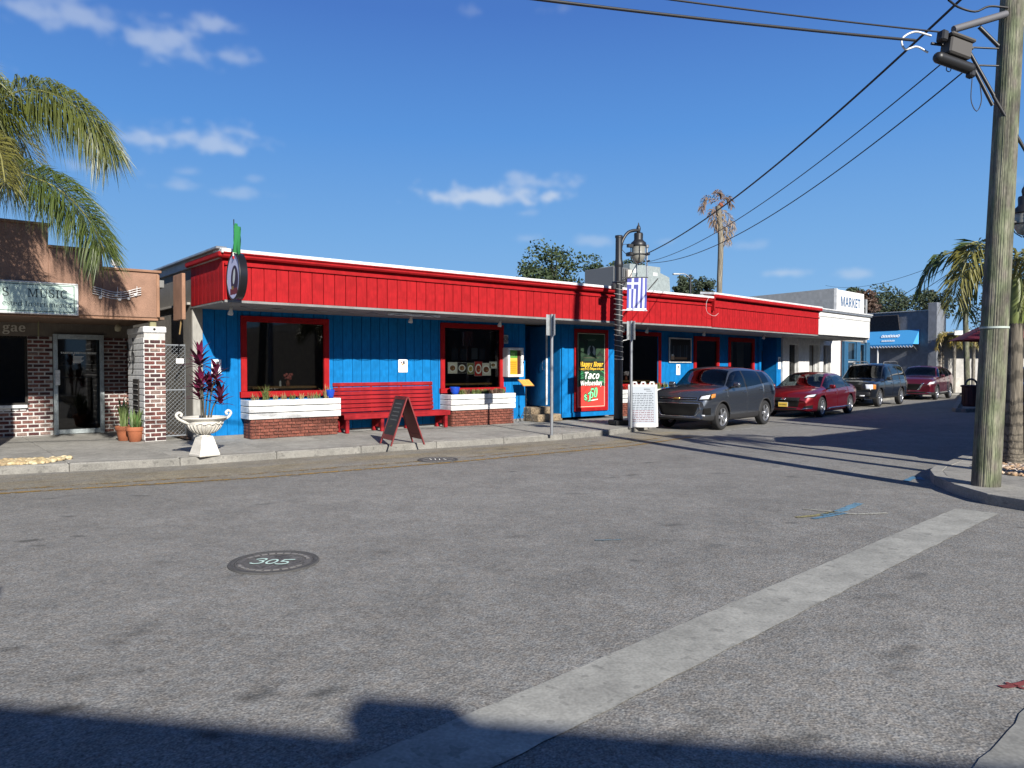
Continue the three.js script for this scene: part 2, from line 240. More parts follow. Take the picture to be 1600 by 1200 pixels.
{
  const root = new THREE.Group(); root.name = 'sidewalk_corner'; root.userData.kind = 'structure'; scene.add(root);
  const edge = [[9.75, 4], [9.8, -1.2], [9.88, -2.7], [10.05, -3.3], [10.55, -3.85], [11.2, -4.35], [11.75, -4.62], [12.3, -4.76], [13, -4.85], [20, -5.95], [34, -8.1], [75, -8.6]];
  const mats = variants([.41, .405, .385], 4, c => std(c, .9, { map: T.concrete, bumpMap: T.stuccoBump, bumpScale: .002 }), .08);
  const inner = edge.map(([x, z], i) => { const a = edge[Math.max(0, i - 1)], b = edge[Math.min(edge.length - 1, i + 1)], dx = b[0] - a[0], dz = b[1] - a[1], L = Math.hypot(dx, dz); return [x - dz / L * .16, z + dx / L * .16]; });
  part('base', slabGeo([...edge.map(([x, z]) => [x + .02, z + .02]), [75, 4]], -.02, SW - .012, 0), M.joint, root);
  for (let i = 0; i < edge.length - 1; i++) part('kerb', slabGeo([edge[i], edge[i + 1], inner[i + 1], inner[i]], -.03, SW + .002, .006), pick(mats), root);
  const I = inner, fill = [[I[0], I[1], I[2], [10.9, -2.1], [10.9, 4]], [I[2], I[3], I[4], I[5], I[6], [11.9, -3.35], [10.9, -2.1]], [I[6], I[7], I[8], [13.1, -4.45], [12.35, -3.9], [11.9, -3.35]], [[10.9, -2.1], [11.9, -3.35], [12.1, -3.2], [12.1, 4], [10.9, 4]],
    [I[8], I[9], [20, -5.2], [13.1, -4.45]], [I[9], I[10], [34, -6.6], [20, -5.2]], [[12.1, 4], [12.1, -3.2], [16.4, -3.3], [16.4, 4]], [[16.4, 4], [16.4, -4.7], [34, -6.6], [34, 4]], [I[10], I[11], [75, 4], [34, 4]]];
  for (const p of fill) { const cx = p.reduce((s, q) => s + q[0], 0) / p.length, cz = p.reduce((s, q) => s + q[1], 0) / p.length; part('slab', slabGeo(p.map(([x, z]) => { const L = Math.hypot(x - cx, z - cz); return [x - (x - cx) / L * .008, z - (z - cz) / L * .008]; }), 0, SW + rnd(-.003, .003), .005), pick(mats), root); }
}
// wedge pavement where the street forks
{
  const root = new THREE.Group(); root.name = 'sidewalk_island'; root.userData.kind = 'structure'; scene.add(root);
  const edge = [[60, -21], [45, -15.95], [30.2, -10.95], [29.7, -10.65], [30.6, -10.5], [60, -10.6]];
  part('slab', slabGeo([[60, -20.8], [45.05, -15.75], [30.35, -10.85], [30.6, -10.7], [60, -10.8]], -.02, SW, .01), M.concrete, root);
  for (let i = 0; i < edge.length - 1; i++) { const [a, b] = [edge[i], edge[i + 1]], dx = b[0] - a[0], dz = b[1] - a[1], L = Math.hypot(dx, dz), n = [dz / L * -.17, dx / L * .17]; part('kerb', slabGeo([a, b, [b[0] + n[0], b[1] + n[1]], [a[0] + n[0], a[1] + n[1]]], -.03, SW + .012, .012), M.kerb, root); }
}
// paint on the road: thin sheets with worn alpha
const wearTex = (lo, hi, sc, sd) => dataTex(256, 256, (u, v) => { const q = n64(u * sc, v * sc) * .5 + n128(u + sd, v) * .3 + n16(u, v + sd) * .35; const a = THREE.MathUtils.smoothstep(q, lo, hi); return [a, a, a]; }, 1 / 2, false);
const paint = (c, lo, hi, sc = 1, sd = 0) => std(c, .85, { map: T.concrete, alphaMap: wearTex(lo, hi, sc, sd), transparent: true });
function strip(pts, w, y, ragged = .01, step = .12) { // ribbon along a polyline in the ground plane
  const c = new THREE.CurvePath(); for (let i = 0; i < pts.length - 1; i++) c.add(new THREE.LineCurve3(V(pts[i][0], y, pts[i][1]), V(pts[i + 1][0], y, pts[i + 1][1])));
  const L = c.getLength(), n = Math.max(2, Math.ceil(L / step)), pos = [], uv = [], idx = [];
  for (let i = 0; i <= n; i++) { const t = i / n, p = c.getPoint(t), q = c.getPoint(Math.min(1, t + .01)), r = c.getPoint(Math.max(0, t - .01)), d = q.sub(r).normalize(); const a = w / 2 + rnd(-ragged, ragged), b = w / 2 + rnd(-ragged, ragged); pos.push(p.x - d.z * a, y, p.z + d.x * a, p.x + d.z * b, y, p.z - d.x * b); uv.push(t * L, 0, t * L, w); if (i < n) { const k = i * 2; idx.push(k, k + 2, k + 1, k + 1, k + 2, k + 3); } }
  const g = new THREE.BufferGeometry(); g.setAttribute('position', new THREE.Float32BufferAttribute(pos, 3)); g.setAttribute('uv', new THREE.Float32BufferAttribute(uv, 2)); g.setIndex(idx); g.computeVertexNormals(); const nn = g.attributes.normal; for (let i = 0; i < nn.count; i++) nn.setXYZ(i, 0, 1, 0); return g;
}
struct('crosswalk_line', strip([[9.5, -3.23], [5.6, -2.92], [1.63, -2.6], [-2, -2.32]], .43, .005, .006), std([.45, .455, .43], .85, { map: T.concrete }));
struct('crosswalk_line', strip([[9.6, -1.35], [3.4, -.93], [-2, -.6]], .43, .005, .012), std([.40, .405, .385], .85, { map: T.concrete }));
struct('yellow_line', strip([[-20, -12.35], [1, -11.72], [4, -10.98], [7.2, -10.62], [11.9, -10.5], [14.4, -10.9]], .11, .006, .012), paint([.44, .27, .06], .30, .66, 1, .2));
struct('yellow_line', strip([[-20, -12.65], [1, -12.05], [4, -11.42], [7.2, -11.05], [12.2, -10.95], [14.6, -11.4]], .10, .006, .012), paint([.40, .26, .08], .42, .78, 1, .7));
struct('parking_line', strip([[19.6, -11.4], [24.0, -10.2]], .09, .006), paint([.5, .5, .48], .35, .6));
struct('parking_line', strip([[16.2, -11.35], [20.6, -11.7]], .10, .006), paint([.5, .5, .48], .35, .6));
const onRoad = (px, py) => { const d = rayDir(px, py), t = -EYE / d.y; return [d.x * t, d.z * t]; };
for (const [c, w, ...pp] of [[[.16, .34, .50], .10, [1286, 806], [1310, 800], [1328, 793], [1343, 787]], [[.14, .32, .50], .07, [1270, 811], [1300, 806], [1322, 802]], [[.55, .55, .5], .06, [1302, 803], [1345, 804], [1386, 802]], [[.5, .5, .44], .045, [1255, 796], [1290, 799], [1325, 802]], [[.40, .36, .16], .06, [1244, 809], [1275, 806], [1306, 800]], [[.10, .30, .52], .09, [1415, 752], [1432, 745], [1440, 750]], [[.2, .33, .42], .03, [930, 845], [972, 844]], [[.34, .07, .07], .04, [1566, 1076], [1610, 1066]], [[.34, .07, .07], .03, [1572, 1068], [1610, 1080]]])
  struct('utility_mark', strip(pp.map(p => onRoad(...p)), w, .007, .010, .05), paint(c, .12, .5, 2, w * 9));
// manhole covers
function manhole(x, z, r, label, paintMarks) {
  const o = thing('manhole_cover', label, 'manhole cover', [x, .002, z], -YAW);
  part('frame', lathe([[r * .87, 0], [r * .87, .012], [r * .98, .014], [r * 1.0, .004], [r * 1.0, 0]], 40), std([.09, .088, .085], .85, { map: T.brick }), o);
  part('lid', lathe([[0, .008], [r * .62, .008], [r * .63, .012], [r * .66, .012], [r * .67, .008], [r * .82, .008], [r * .83, .011], [r * .855, .011], [r * .86, -.01]], 40), std([.12, .115, .11], .85, { map: T.brick }), o);
  const bolts = []; for (let i = 0; i < 26; i++) { const a = i / 26 * Math.PI * 2; if (Math.abs(Math.sin(a)) < .25) continue; bolts.push(mv(cbox(.028, .005, .05, .001), Math.cos(a) * r * .745, .0105, Math.sin(a) * r * .745, 0, -a, 0)); }
  part('raised_lettering', merge(bolts), std([.15, .145, .14], .8), o);
  const t = canvasTex(256, 128, (c, w, h) => { c.clearRect(0, 0, w, h); c.strokeStyle = '#b9d2c8'; c.lineWidth = 9; c.lineCap = 'round'; c.lineJoin = 'round'; paintMarks(c); });
  part('paint_mark', (() => { const g = new THREE.PlaneGeometry(r * 1.25, r * .8); g.rotateX(-Math.PI / 2); return g; })(), std([1, 1, 1], .8, { map: t, transparent: true, alphaTest: .02 }), o, 0, .0135, 0);
}
manhole(2.42, -6.12, .37, 'dark round manhole cover with pale mint sprayed digits in the open road', c => { c.beginPath(); c.moveTo(40, 40); c.quadraticCurveTo(90, 15, 82, 50); c.quadraticCurveTo(70, 62, 60, 62); c.quadraticCurveTo(95, 66, 75, 92); c.quadraticCurveTo(50, 108, 30, 92); c.stroke(); c.beginPath(); c.ellipse(122, 72, 20, 30, .3, 0, 7); c.stroke(); c.beginPath(); c.moveTo(215, 42); c.lineTo(172, 46); c.lineTo(165, 70); c.quadraticCurveTo(205, 66, 200, 92); c.quadraticCurveTo(185, 112, 150, 102); c.stroke(); });
manhole(7.35, -11.05, .36, 'round manhole cover with white paint strokes beside the shop-side kerb', c => { c.strokeStyle = '#e6e6dd'; c.beginPath(); c.moveTo(40, 30); c.lineTo(70, 100); c.moveTo(95, 30); c.lineTo(110, 100); c.moveTo(140, 35); c.lineTo(150, 100); c.moveTo(180, 30); c.lineTo(215, 95); c.stroke(); });
// pebble beds
function pebbles(name, poly, n, r0, r1, cols, label) {
  const inside = (x, z) => { let c = false; for (let i = 0, j = poly.length - 1; i < poly.length; j = i++) { const [a, b] = poly[i], [p, q] = poly[j]; if ((b > z) !== (q > z) && x < (p - a) * (z - b) / (q - b) + a) c = !c; } return c; };
  const g = new THREE.IcosahedronGeometry(1, 1), im = new THREE.InstancedMesh(g, std([1, 1, 1], .85), n), xs = poly.map(p => p[0]), zs = poly.map(p => p[1]), q = new THREE.Quaternion(), col = new THREE.Color(); let i = 0, guard = 0;
  while (i < n && guard++ < n * 20) { const x = rnd(Math.min(...xs), Math.max(...xs)), z = rnd(Math.min(...zs), Math.max(...zs)); if (!inside(x, z)) continue; const r = rnd(r0, r1); q.setFromEuler(new THREE.Euler(rnd(-.4, .4), rnd(6), rnd(-.4, .4))); im.setMatrixAt(i, new THREE.Matrix4().compose(V(x, SW + r * .2 + rnd(.02), z), q, V(r * 1.3, r * .7, r))); const c = pick(cols), k = rnd(.75, 1.2); im.setColorAt(i, col.setRGB(c[0] * k, c[1] * k, c[2] * k)); i++; }
  im.count = i; im.name = name; im.userData = { label, category: 'pebbles', kind: 'stuff' }; im.castShadow = im.receiveShadow = true; scene.add(im);
}
pebbles('pebble_bed', [[-1.5, -14.75], [1.55, -14.35], [2.25, -14.2], [1.75, -13.72], [.6, -13.95], [-1.5, -14.2]], 900, .03, .05, [[.42, .33, .18], [.5, .42, .26], [.36, .27, .15]], 'tan pebbles in the tree bed by the kerb');
pebbles('gravel_bed', [[11.95, -3.95], [12.5, -4.3], [13.1, -4.5], [15.2, -4.75], [16.3, -4.6], [16.3, -3.35], [12.05, -3.3]], 2200, .022, .04, [[.36, .24, .14], [.45, .34, .24], [.28, .19, .12], [.4, .36, .32]], 'brown gravel round the palm on the corner');
// ---------------------------------------------------------------- buildings
const WZ = -16.05, FZ = -14.07;
const F1 = frameOf(0, WZ, 0), F1f = frameOf(0, FZ, 0);
const ANG2 = Math.atan(.1), F2f = frameOf(19.5, FZ, ANG2), F2 = (() => { const p = inFrame(F2f, 0, 0, -1.98); return frameOf(p.x, p.z, ANG2); })();
// vertical planks between s0 and s1, cut round the openings [s0, s1, y0, y1]
function planks(f, parent, name, s0, s1, y0, y1, pitch, mats, open = [], off = 0, th = .02) {
  const cuts = new Set([s0, s1]); for (let s = s0 + pitch; s < s1 - .04; s += pitch) cuts.add(+s.toFixed(3));
  for (const o of open) for (const e of [o[0], o[1]]) if (e > s0 && e < s1) { for (const c of [...cuts]) if (Math.abs(c - e) < .035 && c !== s0 && c !== s1) cuts.delete(c); cuts.add(e); }
  const cs = [...cuts].sort((a, b) => a - b), back = [];
  for (let i = 0; i < cs.length - 1; i++) {
    const a = cs[i], b = cs[i + 1], m = (a + b) / 2; let spans = [[y0, y1]];
    for (const o of open) if (m > o[0] && m < o[1]) spans = spans.flatMap(([p, q]) => [[p, Math.min(q, o[2])], [Math.max(p, o[3]), q]].filter(([u, v]) => v - u > .02));
    for (const [p, q] of spans) back.push(mv(new THREE.BoxGeometry(b - a, q - p, .012), m, (p + q) / 2, 0)) && fpart(f, name, cbox(b - a - .013, q - p, th, .004, Math.round(rnd(4)) / 4), pick(mats), parent, m, (p + q) / 2, off + th / 2 + rnd(0, .002));
  }
  fpart(f, 'sheathing', uvBox(merge(back)), mats[0], parent, 0, 0, off - .007);
}
function windowFrame(f, parent, s0, s1, y0, y1, w, mat, off = .03, d = .06, name = 'window') {
  const win = new THREE.Group(); win.name = name; parent.add(win); const P = parent.position; win.position.set(0, 0, 0);
  const add = (n, g, m, s, y, o) => { const p = inFrame(f, s, y, o).sub(P); return part(n, g, m, win, p.x, p.y, p.z, 0, f.ang, 0); };
  add('frame', cbox(s1 - s0, w, d, .006), mat, (s0 + s1) / 2, y1 - w / 2, off); add('sill', cbox(s1 - s0 + .06, w, d + .05, .006), mat, (s0 + s1) / 2, y0 + w / 2, off + .02);
  add('frame', cbox(w, y1 - y0 - 2 * w, d - .004, .006), mat, s0 + w / 2, (y0 + y1) / 2, off); add('frame', cbox(w, y1 - y0 - 2 * w, d - .004, .006), mat, s1 - w / 2, (y0 + y1) / 2, off);
  add('pane', new THREE.PlaneGeometry(s1 - s0 - 2 * w + .01, y1 - y0 - 2 * w + .01), M.tint, (s0 + s1) / 2, (y0 + y1) / 2, off - .02);
  return win;
}
// brick panel: rows of single bricks in front of a mortar slab
function bricks(f, parent, s0, s1, y0, y1, bw, bh, jt, mats, off = 0, th = .03, skip = []) {
  let r = 0; const H = bh + jt, W = bw + jt;
  for (let y = y0 + jt / 2; y + bh <= y1 + .012; y += H, r++) for (let s = s0 - (r % 2 ? W / 2 : 0); s < s1 - .02; s += W) {
    const a = Math.max(s, s0), b = Math.min(s + bw, s1); if (b - a < .035) continue; const m = (a + b) / 2; if (skip.some(k => m > k[0] && m < k[1] && y + bh / 2 > k[2] && y + bh / 2 < k[3])) continue;
    const w = Math.round((b - a) * 200) / 200; fpart(f, 'brick', cbox(w, Math.min(bh, y1 - y), th, .004, Math.round(rnd(6)) / 4), pick(mats), parent, m, y + Math.min(bh, y1 - y) / 2, off - th / 2 + rnd(.004, .01));
  }
}
const paper = (w, h, draw) => std([1, 1, 1], .8, { map: canvasTex(w, h, draw) });

// ---- restaurant
const rest = thing('restaurant_building', 'long low restaurant with red plank fascia over bright blue plank walls', 'building', [0, 0, 0]);
{
  const R = rest;
  const wins = [[5.64, 7.66, .99, 2.74], [10.74, 12.80, .97, 2.78], [17.25, 19.45, .98, 2.77]];
  const door1 = [13.55, 14.38, .13, 2.86];
  // planks
  planks(F1, R, 'wall_plank', 4.86, 13.55, .2, 2.86, .243, M.blue, [...wins.map(w => [w[0] + .04, w[1] - .04, w[2] + .04, w[3] - .04])]);
  planks(F1, R, 'wall_plank', 16.62, 19.5, .2, 2.86, .243, M.blue, wins.map(w => [w[0] + .04, w[1] - .04, w[2] + .04, w[3] - .04]));
  fpart(F1, 'corner_trim', cbox(.20, 2.72, .05, .006), std([.33, .32, .29], .8, { map: T.wood }), R, 4.76, 1.5, .012);
  fpart(F1, 'foundation', cbox(8.9, .13, .12, .01), M.gray, R, 9.1, .135, -.03); fpart(F1, 'foundation', cbox(2.9, .13, .12, .01), M.gray, R, 18.05, .135, -.03);
  wins.forEach(w => windowFrame(F1, R, ...w, .125, M.redTrim, .03, .07));
  // vestibule box with door poster
  const bx = -15.4 - WZ; // in front of the wall
  planks(F1, R, 'wall_plank', 14.40, 16.62, .24, 2.86, .243, M.blue, [], bx);
  part('vestibule_side', cbox(.05, 2.64, .66, .006), M.blueTrim, R, 14.375, 1.54, WZ + .315); part('vestibule_side', cbox(.05, 2.64, .66, .006), M.blueTrim, R, 16.645, 1.54, WZ + .315);
  fpart(F1, 'base_board', cbox(2.26, .12, .03, .004), M.blueTrim, R, 15.51, .28, bx + .035);
  fpart(F1, 'corner_trim', cbox(.09, 2.6, .03, .004), M.blueTrim, R, 14.42, 1.56, bx + .036); fpart(F1, 'corner_trim', cbox(.09, 2.6, .03, .004), M.blueTrim, R, 16.6, 1.56, bx + .036);
  // recessed door
  part('door_jamb', cbox(.06, 2.6, .9, .006), M.blueTrim, R, 13.58, 1.55, WZ - .44); part('door_jamb', cbox(.05, 2.6, 1, .004), M.blueTrim, R, 14.42, 1.55, WZ - .5); part('threshold', cbox(.9, .32, .9), M.concrete, R, 14.0, .34, WZ - .46);
  const leaf = part('door', cbox(.05, 2.28, .62, .006), std([.004, .10, .28], .5, { map: T.wood }), R, 14.28, 1.66, WZ - .20, 0, .12); part('door_edge', cbox(.055, 2.2, .03, .004), M.whiteMetal, leaf, -.004, 0, .325); part('handle', tube([V(-.03, -.1, .24), V(-.08, -.1, .24), V(-.08, .15, .24), V(-.03, .15, .24)], .01), M.chrome, leaf);
  const stepM = std([.33, .25, .16], .95, { map: T.brick });
  part('step', cbox(.92, .2, .75, .02), stepM, R, 13.99, .23, WZ + .28); part('step', cbox(.84, .19, .42, .02), stepM, R, 13.97, .42, WZ + .14);
  // seg 2 wall
  const w4 = [2.19, 3.91, 1.0, 2.72], w5 = [4.59, 6.6, 1.0, 2.74];
  planks(F2, R, 'wall_plank', 0, 7.15, .2, 2.86, .243, M.blue, [w4, w5].map(w => [w[0] + .04, w[1] - .04, w[2] + .04, w[3] - .04]));
  planks(F2, R, 'wall_plank', 8.55, 8.95, .2, 2.86, .2, M.blue, []); windowFrame(F2, R, ...w4, .15, M.redTrim, .03, .07); windowFrame(F2, R, ...w5, .15, M.redTrim, .03, .07);
  fpart(F2, 'foundation', cbox(7.2, .13, .12, .01), M.gray, R, 3.6, .135, -.03);
  fpart(F2, 'door_head', cbox(1.45, .6, .08), M.blueTrim, R, 7.85, 2.6, -.6); const leaf2 = fpart(F2, 'door', cbox(1.4, 2.1, .05, .006), std([.02, .07, .17], .4), R, 7.85, 1.25, -.6); part('handle', cbox(.04, .14, .04, .01), M.chrome, leaf2, .42, .05, .05);
  fpart(F2, 'door_jamb', cbox(.05, 2.7, .9), M.blueTrim, R, 7.12, 1.5, -.44); fpart(F2, 'door_jamb', cbox(.05, 2.7, .9), M.blueTrim, R, 8.58, 1.5, -.44);
  fpart(F2, 'post', cbox(.14, 2.66, .10, .01), M.blueTrim, R, 6.95, 1.52, .07);
  // fascia, left stretch
  planks(F1f, R, 'fascia_plank', 4.68, 19.5, 2.89, 3.53, .243, M.red, [], -.03, .03);
  fpart(F1f, 'fascia_batten', cbox(14.84, .045, .07, .006), M.redTrim, R, 12.09, 3.545, .005);
  fpart(F1f, 'frieze_board', cbox(14.84, .10, .03, .004), M.redTrim, R, 12.09, 3.61, -.04);
  { // gutter with an ogee profile
    const pr = [[-.05, 0], [.07, 0], [.10, .03], [.10, .06], [.135, .085], [.135, .10], [-.05, .10]]; const g = extr(pr, 14.9); g.rotateY(-Math.PI / 2); g.translate(14.9, 0, 0);
    part('gutter', g, M.redTrim, R, 4.62, 3.655, FZ);
  }
  fpart(F1f, 'roof_edge', cbox(14.95, .085, .5, .012), M.whiteMetal, R, 12.06, 3.80, -.13, .10);
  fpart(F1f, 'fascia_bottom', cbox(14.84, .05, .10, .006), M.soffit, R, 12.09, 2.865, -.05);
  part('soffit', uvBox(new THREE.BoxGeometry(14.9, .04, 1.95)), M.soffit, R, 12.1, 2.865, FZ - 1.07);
  // side of the canopy, dark red planks
  for (let i = 0; i < 8; i++) part('side_plank', cbox(.03, .84, .236, .004), pick(M.red), R, 4.66, 3.3, FZ - .15 - i * .243);
  part('side_gutter', cbox(.10, .10, 2.1, .02), M.redTrim, R, 4.60, 3.72, FZ - 1.0); part('side_roof_edge', cbox(.2, .05, 13, .01), M.galv, R, 4.62, 3.84, FZ - 6.5);
  // fascia, right stretch
  planks(F2f, R, 'fascia_plank', 0, 7.88, 2.88, 3.5, .155, M.red, [], 0, .03);
  fpart(F2f, 'fascia_batten', cbox(7.9, .05, .07, .006), M.redTrim, R, 3.95, 3.52, .035); fpart(F2f, 'frieze_board', cbox(7.9, .24, .03, .004), M.redTrim, R, 3.95, 3.66, .012);
  fpart(F2f, 'gutter', cbox(7.95, .11, .16, .02), M.redTrim, R, 3.95, 3.83, .09); fpart(F2f, 'roof_edge', cbox(8.1, .07, .5, .01), M.whiteMetal, R, 3.95, 3.93, -.10, .10);
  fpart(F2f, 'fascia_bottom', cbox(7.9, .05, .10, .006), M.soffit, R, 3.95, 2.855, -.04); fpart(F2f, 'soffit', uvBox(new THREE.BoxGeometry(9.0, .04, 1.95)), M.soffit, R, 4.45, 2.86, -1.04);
  { const p = inFrame(F2f, 0, 3.62, -.1); part('end_cap', cbox(.04, .56, .42, .006), M.redTrim, R, p.x - .005, 3.66, p.z + .03); }
  // masses: side wall, back, roof, floor, inner walls
  part('side_wall', cbox(.2, 3.75, 14, .01), M.sideWall, R, 4.76, 1.9, WZ - 7.02); part('back_wall', cbox(24, 3.6, .2), M.sideWall, R, 16.7, 1.85, -30);
  part('roof', uvBox(new THREE.BoxGeometry(15.2, .16, 15.9)), std([.45, .45, .44], .9, { map: T.stucco }), R, 12.2, 3.74, FZ - 8.05); fpart(F2f, 'roof', uvBox(new THREE.BoxGeometry(9, .16, 15.5)), std([.45, .45, .44], .9, { map: T.stucco }), R, 4.4, 3.83, -8);
  part('inner_wall', cbox(15, 3.4, .1), M.panelling, R, 12.2, 1.9, WZ - 5.5); fpart(F2, 'inner_wall', cbox(9, 3.4, .1), M.panelling, R, 4.5, 1.9, -5); part('floor', cbox(15.3, .04, 6), M.floorWood, R, 12.2, .18, WZ - 3.1); fpart(F2, 'floor', cbox(8.8, .04, 5), M.floorWood, R, 4.4, .17, -2.6);
  part('ceiling', cbox(15.2, .05, 5.4), M.ceilingPaint, R, 12.2, 2.95, WZ - 2.8); fpart(F2, 'ceiling', cbox(9, .05, 4.9), M.ceilingPaint, R, 4.5, 2.98, -2.5); fpart(F2, 'inner_wall', cbox(.1, 3.4, 5), M.panelling, R, 8.95, 1.9, -2.55);
  // flood lamps under the eave
  for (const [s, f] of [[5.1, F1], [9.25, F1], [11.9, F1], [16.55, F1], [17.6, F1], [1.2, F2], [5.4, F2], [7.0, F2]]) { const lamp = fpart(f, 'flood_lamp', lathe([[0, 0], [.05, 0], [.055, .03], [.03, .1], [.03, .15], [0, .15]], 14), M.whiteMetal, R, s, 2.68, 1.0, 0); lamp.rotation.x = .35; part('bracket', rod(V(0, .14, 0), V(0, .22, -.03), .012), M.whiteMetal, lamp); }
  // strip light case under the soffit
  fpart(F1, 'strip_light', cbox(1.3, .05, .14, .01), M.whiteMetal, R, 8.9, 2.80, 1.75);
  { const w = []; for (let i = 0; i < 30; i++) w.push(inFrame(F1, 5 + i * .2, 2.80 - .04 * Math.abs(Math.sin(i * .9)) - rnd(.01), 1.85)); part('cable', tube(w, .006, 90, 5), M.black, R); }
  // hanging wire on the fascia joint
  { const p = inFrame(F2f, -.4, 3.75, .13); part('loose_cable', tube([p, V(p.x - .1, 3.6, p.z), V(p.x - .12, 3.35, p.z + .02), V(p.x + .1, 3.24, p.z), V(p.x + .35, 3.22, p.z), V(p.x + .5, 3.3, p.z)], .0045, 30, 5), M.whiteMetal, R); }
}
// ---- music shop
{
  const R = thing('music_shop_building', 'tan stepped-front music shop with white-mortared brick porch walls', 'building', [0, 0, 0]);
  const f = frameOf(0, -19.4, 0), ff = frameOf(0, -16.35, 0);
  const sec = [[-7, 2.19, 4.28], [2.19, 3.09, 3.88], [3.09, 4.11, 3.55]];
  for (const [a, b, t] of sec) { fpart(ff, 'front_panel', cbox(b - a, t - 2.64, .25, .01, a), M.tan, R, (a + b) / 2, (t + 2.64) / 2, -.125); fpart(ff, 'coping', cbox(b - a + .05, .05, .32, .008), M.tanTrim, R, (a + b) / 2 + .02, t + .022, -.12); }
  fpart(ff, 'end_trim', cbox(.06, .86, .29, .008), M.tanTrim, R, 4.09, 3.08, -.12); fpart(ff, 'lintel', cbox(11, .06, .2, .006), M.tanTrim, R, -1.4, 2.615, -.13);
  part('porch_ceiling', cbox(11.3, .05, 3), M.floorWood, R, -1.4, 2.64, -18); part('roof', cbox(11.3, .15, 14), M.gray, R, -1.4, 3.35, -23.5); part('side_wall', cbox(.16, 3.3, 11), M.sideWall, R, 4.22, 1.7, -24.9);
  fpart(f, 'mortar_wall', cbox(.47, 2.2, .15, .004), M.mortarWhite, R, 2.415, 1.22, -.075); fpart(f, 'mortar_wall', cbox(9.2, .64, .15, .004), M.mortarWhite, R, -2.42, .44, -.075); fpart(f, 'mortar_wall', cbox(.64, 2.2, .15, .004), M.mortarWhite, R, 3.98, 1.22, -.075);
  fpart(f, 'upper_wall', cbox(11.3, .36, .12), std([.17, .145, .12], .8, { map: T.wood }), R, -1.35, 2.47, -.07);
  const B = [.19, .058, .03, M.brickOld];
  bricks(f, R, 2.18, 2.65, .13, 2.32, ...B, .012); bricks(f, R, .2, 2.18, .13, .74, ...B, .012); bricks(f, R, 3.67, 4.3, .13, 2.32, ...B, .012);
  fpart(f, 'window_sill', cbox(4, .07, .16, .008), M.whiteMetal, R, .16, .785, .02); for (let i = 0; i < 14; i++) fpart(f, 'sill_block', cbox(.12, .06, .03, .006), M.whiteMetal, R, 2.08 - i * .14, .72, .012);
  windowFrame(f, R, -1.6, 2.17, .82, 2.32, .04, M.dark, -.04, .06, 'shop_window'); fpart(f, 'room_back', cbox(7, 2.6, .06), M.panelling, R, .6, 1.4, -3.2); part('room_side', cbox(.06, 2.6, 3.2), M.panelling, R, 4.2, 1.4, -21.1);
  part('room_ceiling', cbox(7, .04, 3.2), M.ceilingPaint, R, .6, 2.5, -21.1); part('room_floor', cbox(7, .04, 3.2), M.floorWood, R, .6, .12, -21.1); part('room_side', cbox(.06, 2.6, 3.2), M.panelling, R, -2.9, 1.4, -21.1);
  // text on the dark transom
  fpart(f, 'transom_lettering', new THREE.PlaneGeometry(.66, .3), std([1, 1, 1], .8, { transparent: true, alphaTest: .02, map: canvasTex(256, 116, (c, w, h) => { c.clearRect(0, 0, w, h); c.fillStyle = '#b9b3a6'; c.font = 'bold 96px serif'; c.fillText('gae', 50, 80); }) }), R, 1.93, 2.47, .002);
  // door
  const d = new THREE.Group(); d.name = 'door'; d.position.set(3.16, .13, -19.4); R.add(d);
  const al = std([.42, .47, .48], .4, { metalness: .25, map: T.metal });
  part('frame', cbox(.085, 2.25, .1, .006), al, d, -.46, 1.125, .03); part('frame', cbox(.085, 2.25, .1, .006), al, d, .46, 1.125, .03); part('frame', cbox(.832, .11, .1, .006), al, d, 0, 2.195, .03); part('frame', cbox(.832, .10, .1, .006), al, d, 0, .06, .03);
  part('pane', new THREE.PlaneGeometry(.84, 2.05), M.tint, d, 0, 1.12, .02); part('push_plate', cbox(.09, .34, .05, .008), M.whiteMetal, d, -.43, 1.28, .105);
  part('push_bar', cbox(.8, .03, .03, .006), std([.05, .05, .05], .4), d, 0, 1.28, -.02);
  part('door_lettering', new THREE.PlaneGeometry(.8, .32), std([1, 1, 1], .7, { transparent: true, alphaTest: .02, map: canvasTex(512, 205, (c, w, h) => { c.clearRect(0, 0, w, h); c.fillStyle = '#e8e8e2'; c.font = 'bold 36px serif'; c.textAlign = 'center'; c.fillText('TARPON STRINGS MUSIC', w / 2, 44, 480); c.globalAlpha = .5; for (let i = 0; i < 6; i++) c.fillRect(186, 78 + i * 18, 130 - (i % 3) * 14, 9); }) }), d, 0, 1.72, .026);
  // pillar
  part('pillar_core', cbox(.40, 2.22, 1.36, .006), M.mortarWhite, R, 4.025, 1.24, -17.045);
  const fp = frameOf(0, -16.365, 0); bricks(fp, R, 3.83, 4.22, .14, 2.2, .185, .058, .028, M.brickOld, .012);
  part('pillar_cap', cbox(.44, .13, 1.4, .02), M.whiteMetal, R, 4.025, 2.40, -17.03); part('cap_hole', (() => { const g = new THREE.CylinderGeometry(.022, .022, .02, 14); g.rotateX(Math.PI / 2); return g; })(), M.blackMatte, R, 4.01, 2.41, -16.322);
  for (let i = 0; i < 16; i++) part('painted_brick', cbox(.02, .11, 1.34, .008), M.whiteMetal, R, 3.822, .22 + i * .131, -17.03);
  // iron ornaments and a dark vent on the white flank
  const clef = [[.0, .5], [.02, .3], [-.08, .18], [-.06, .02], [.08, 0], [.1, .12], [.0, .2], [-.02, -.2], [-.1, -.24]];
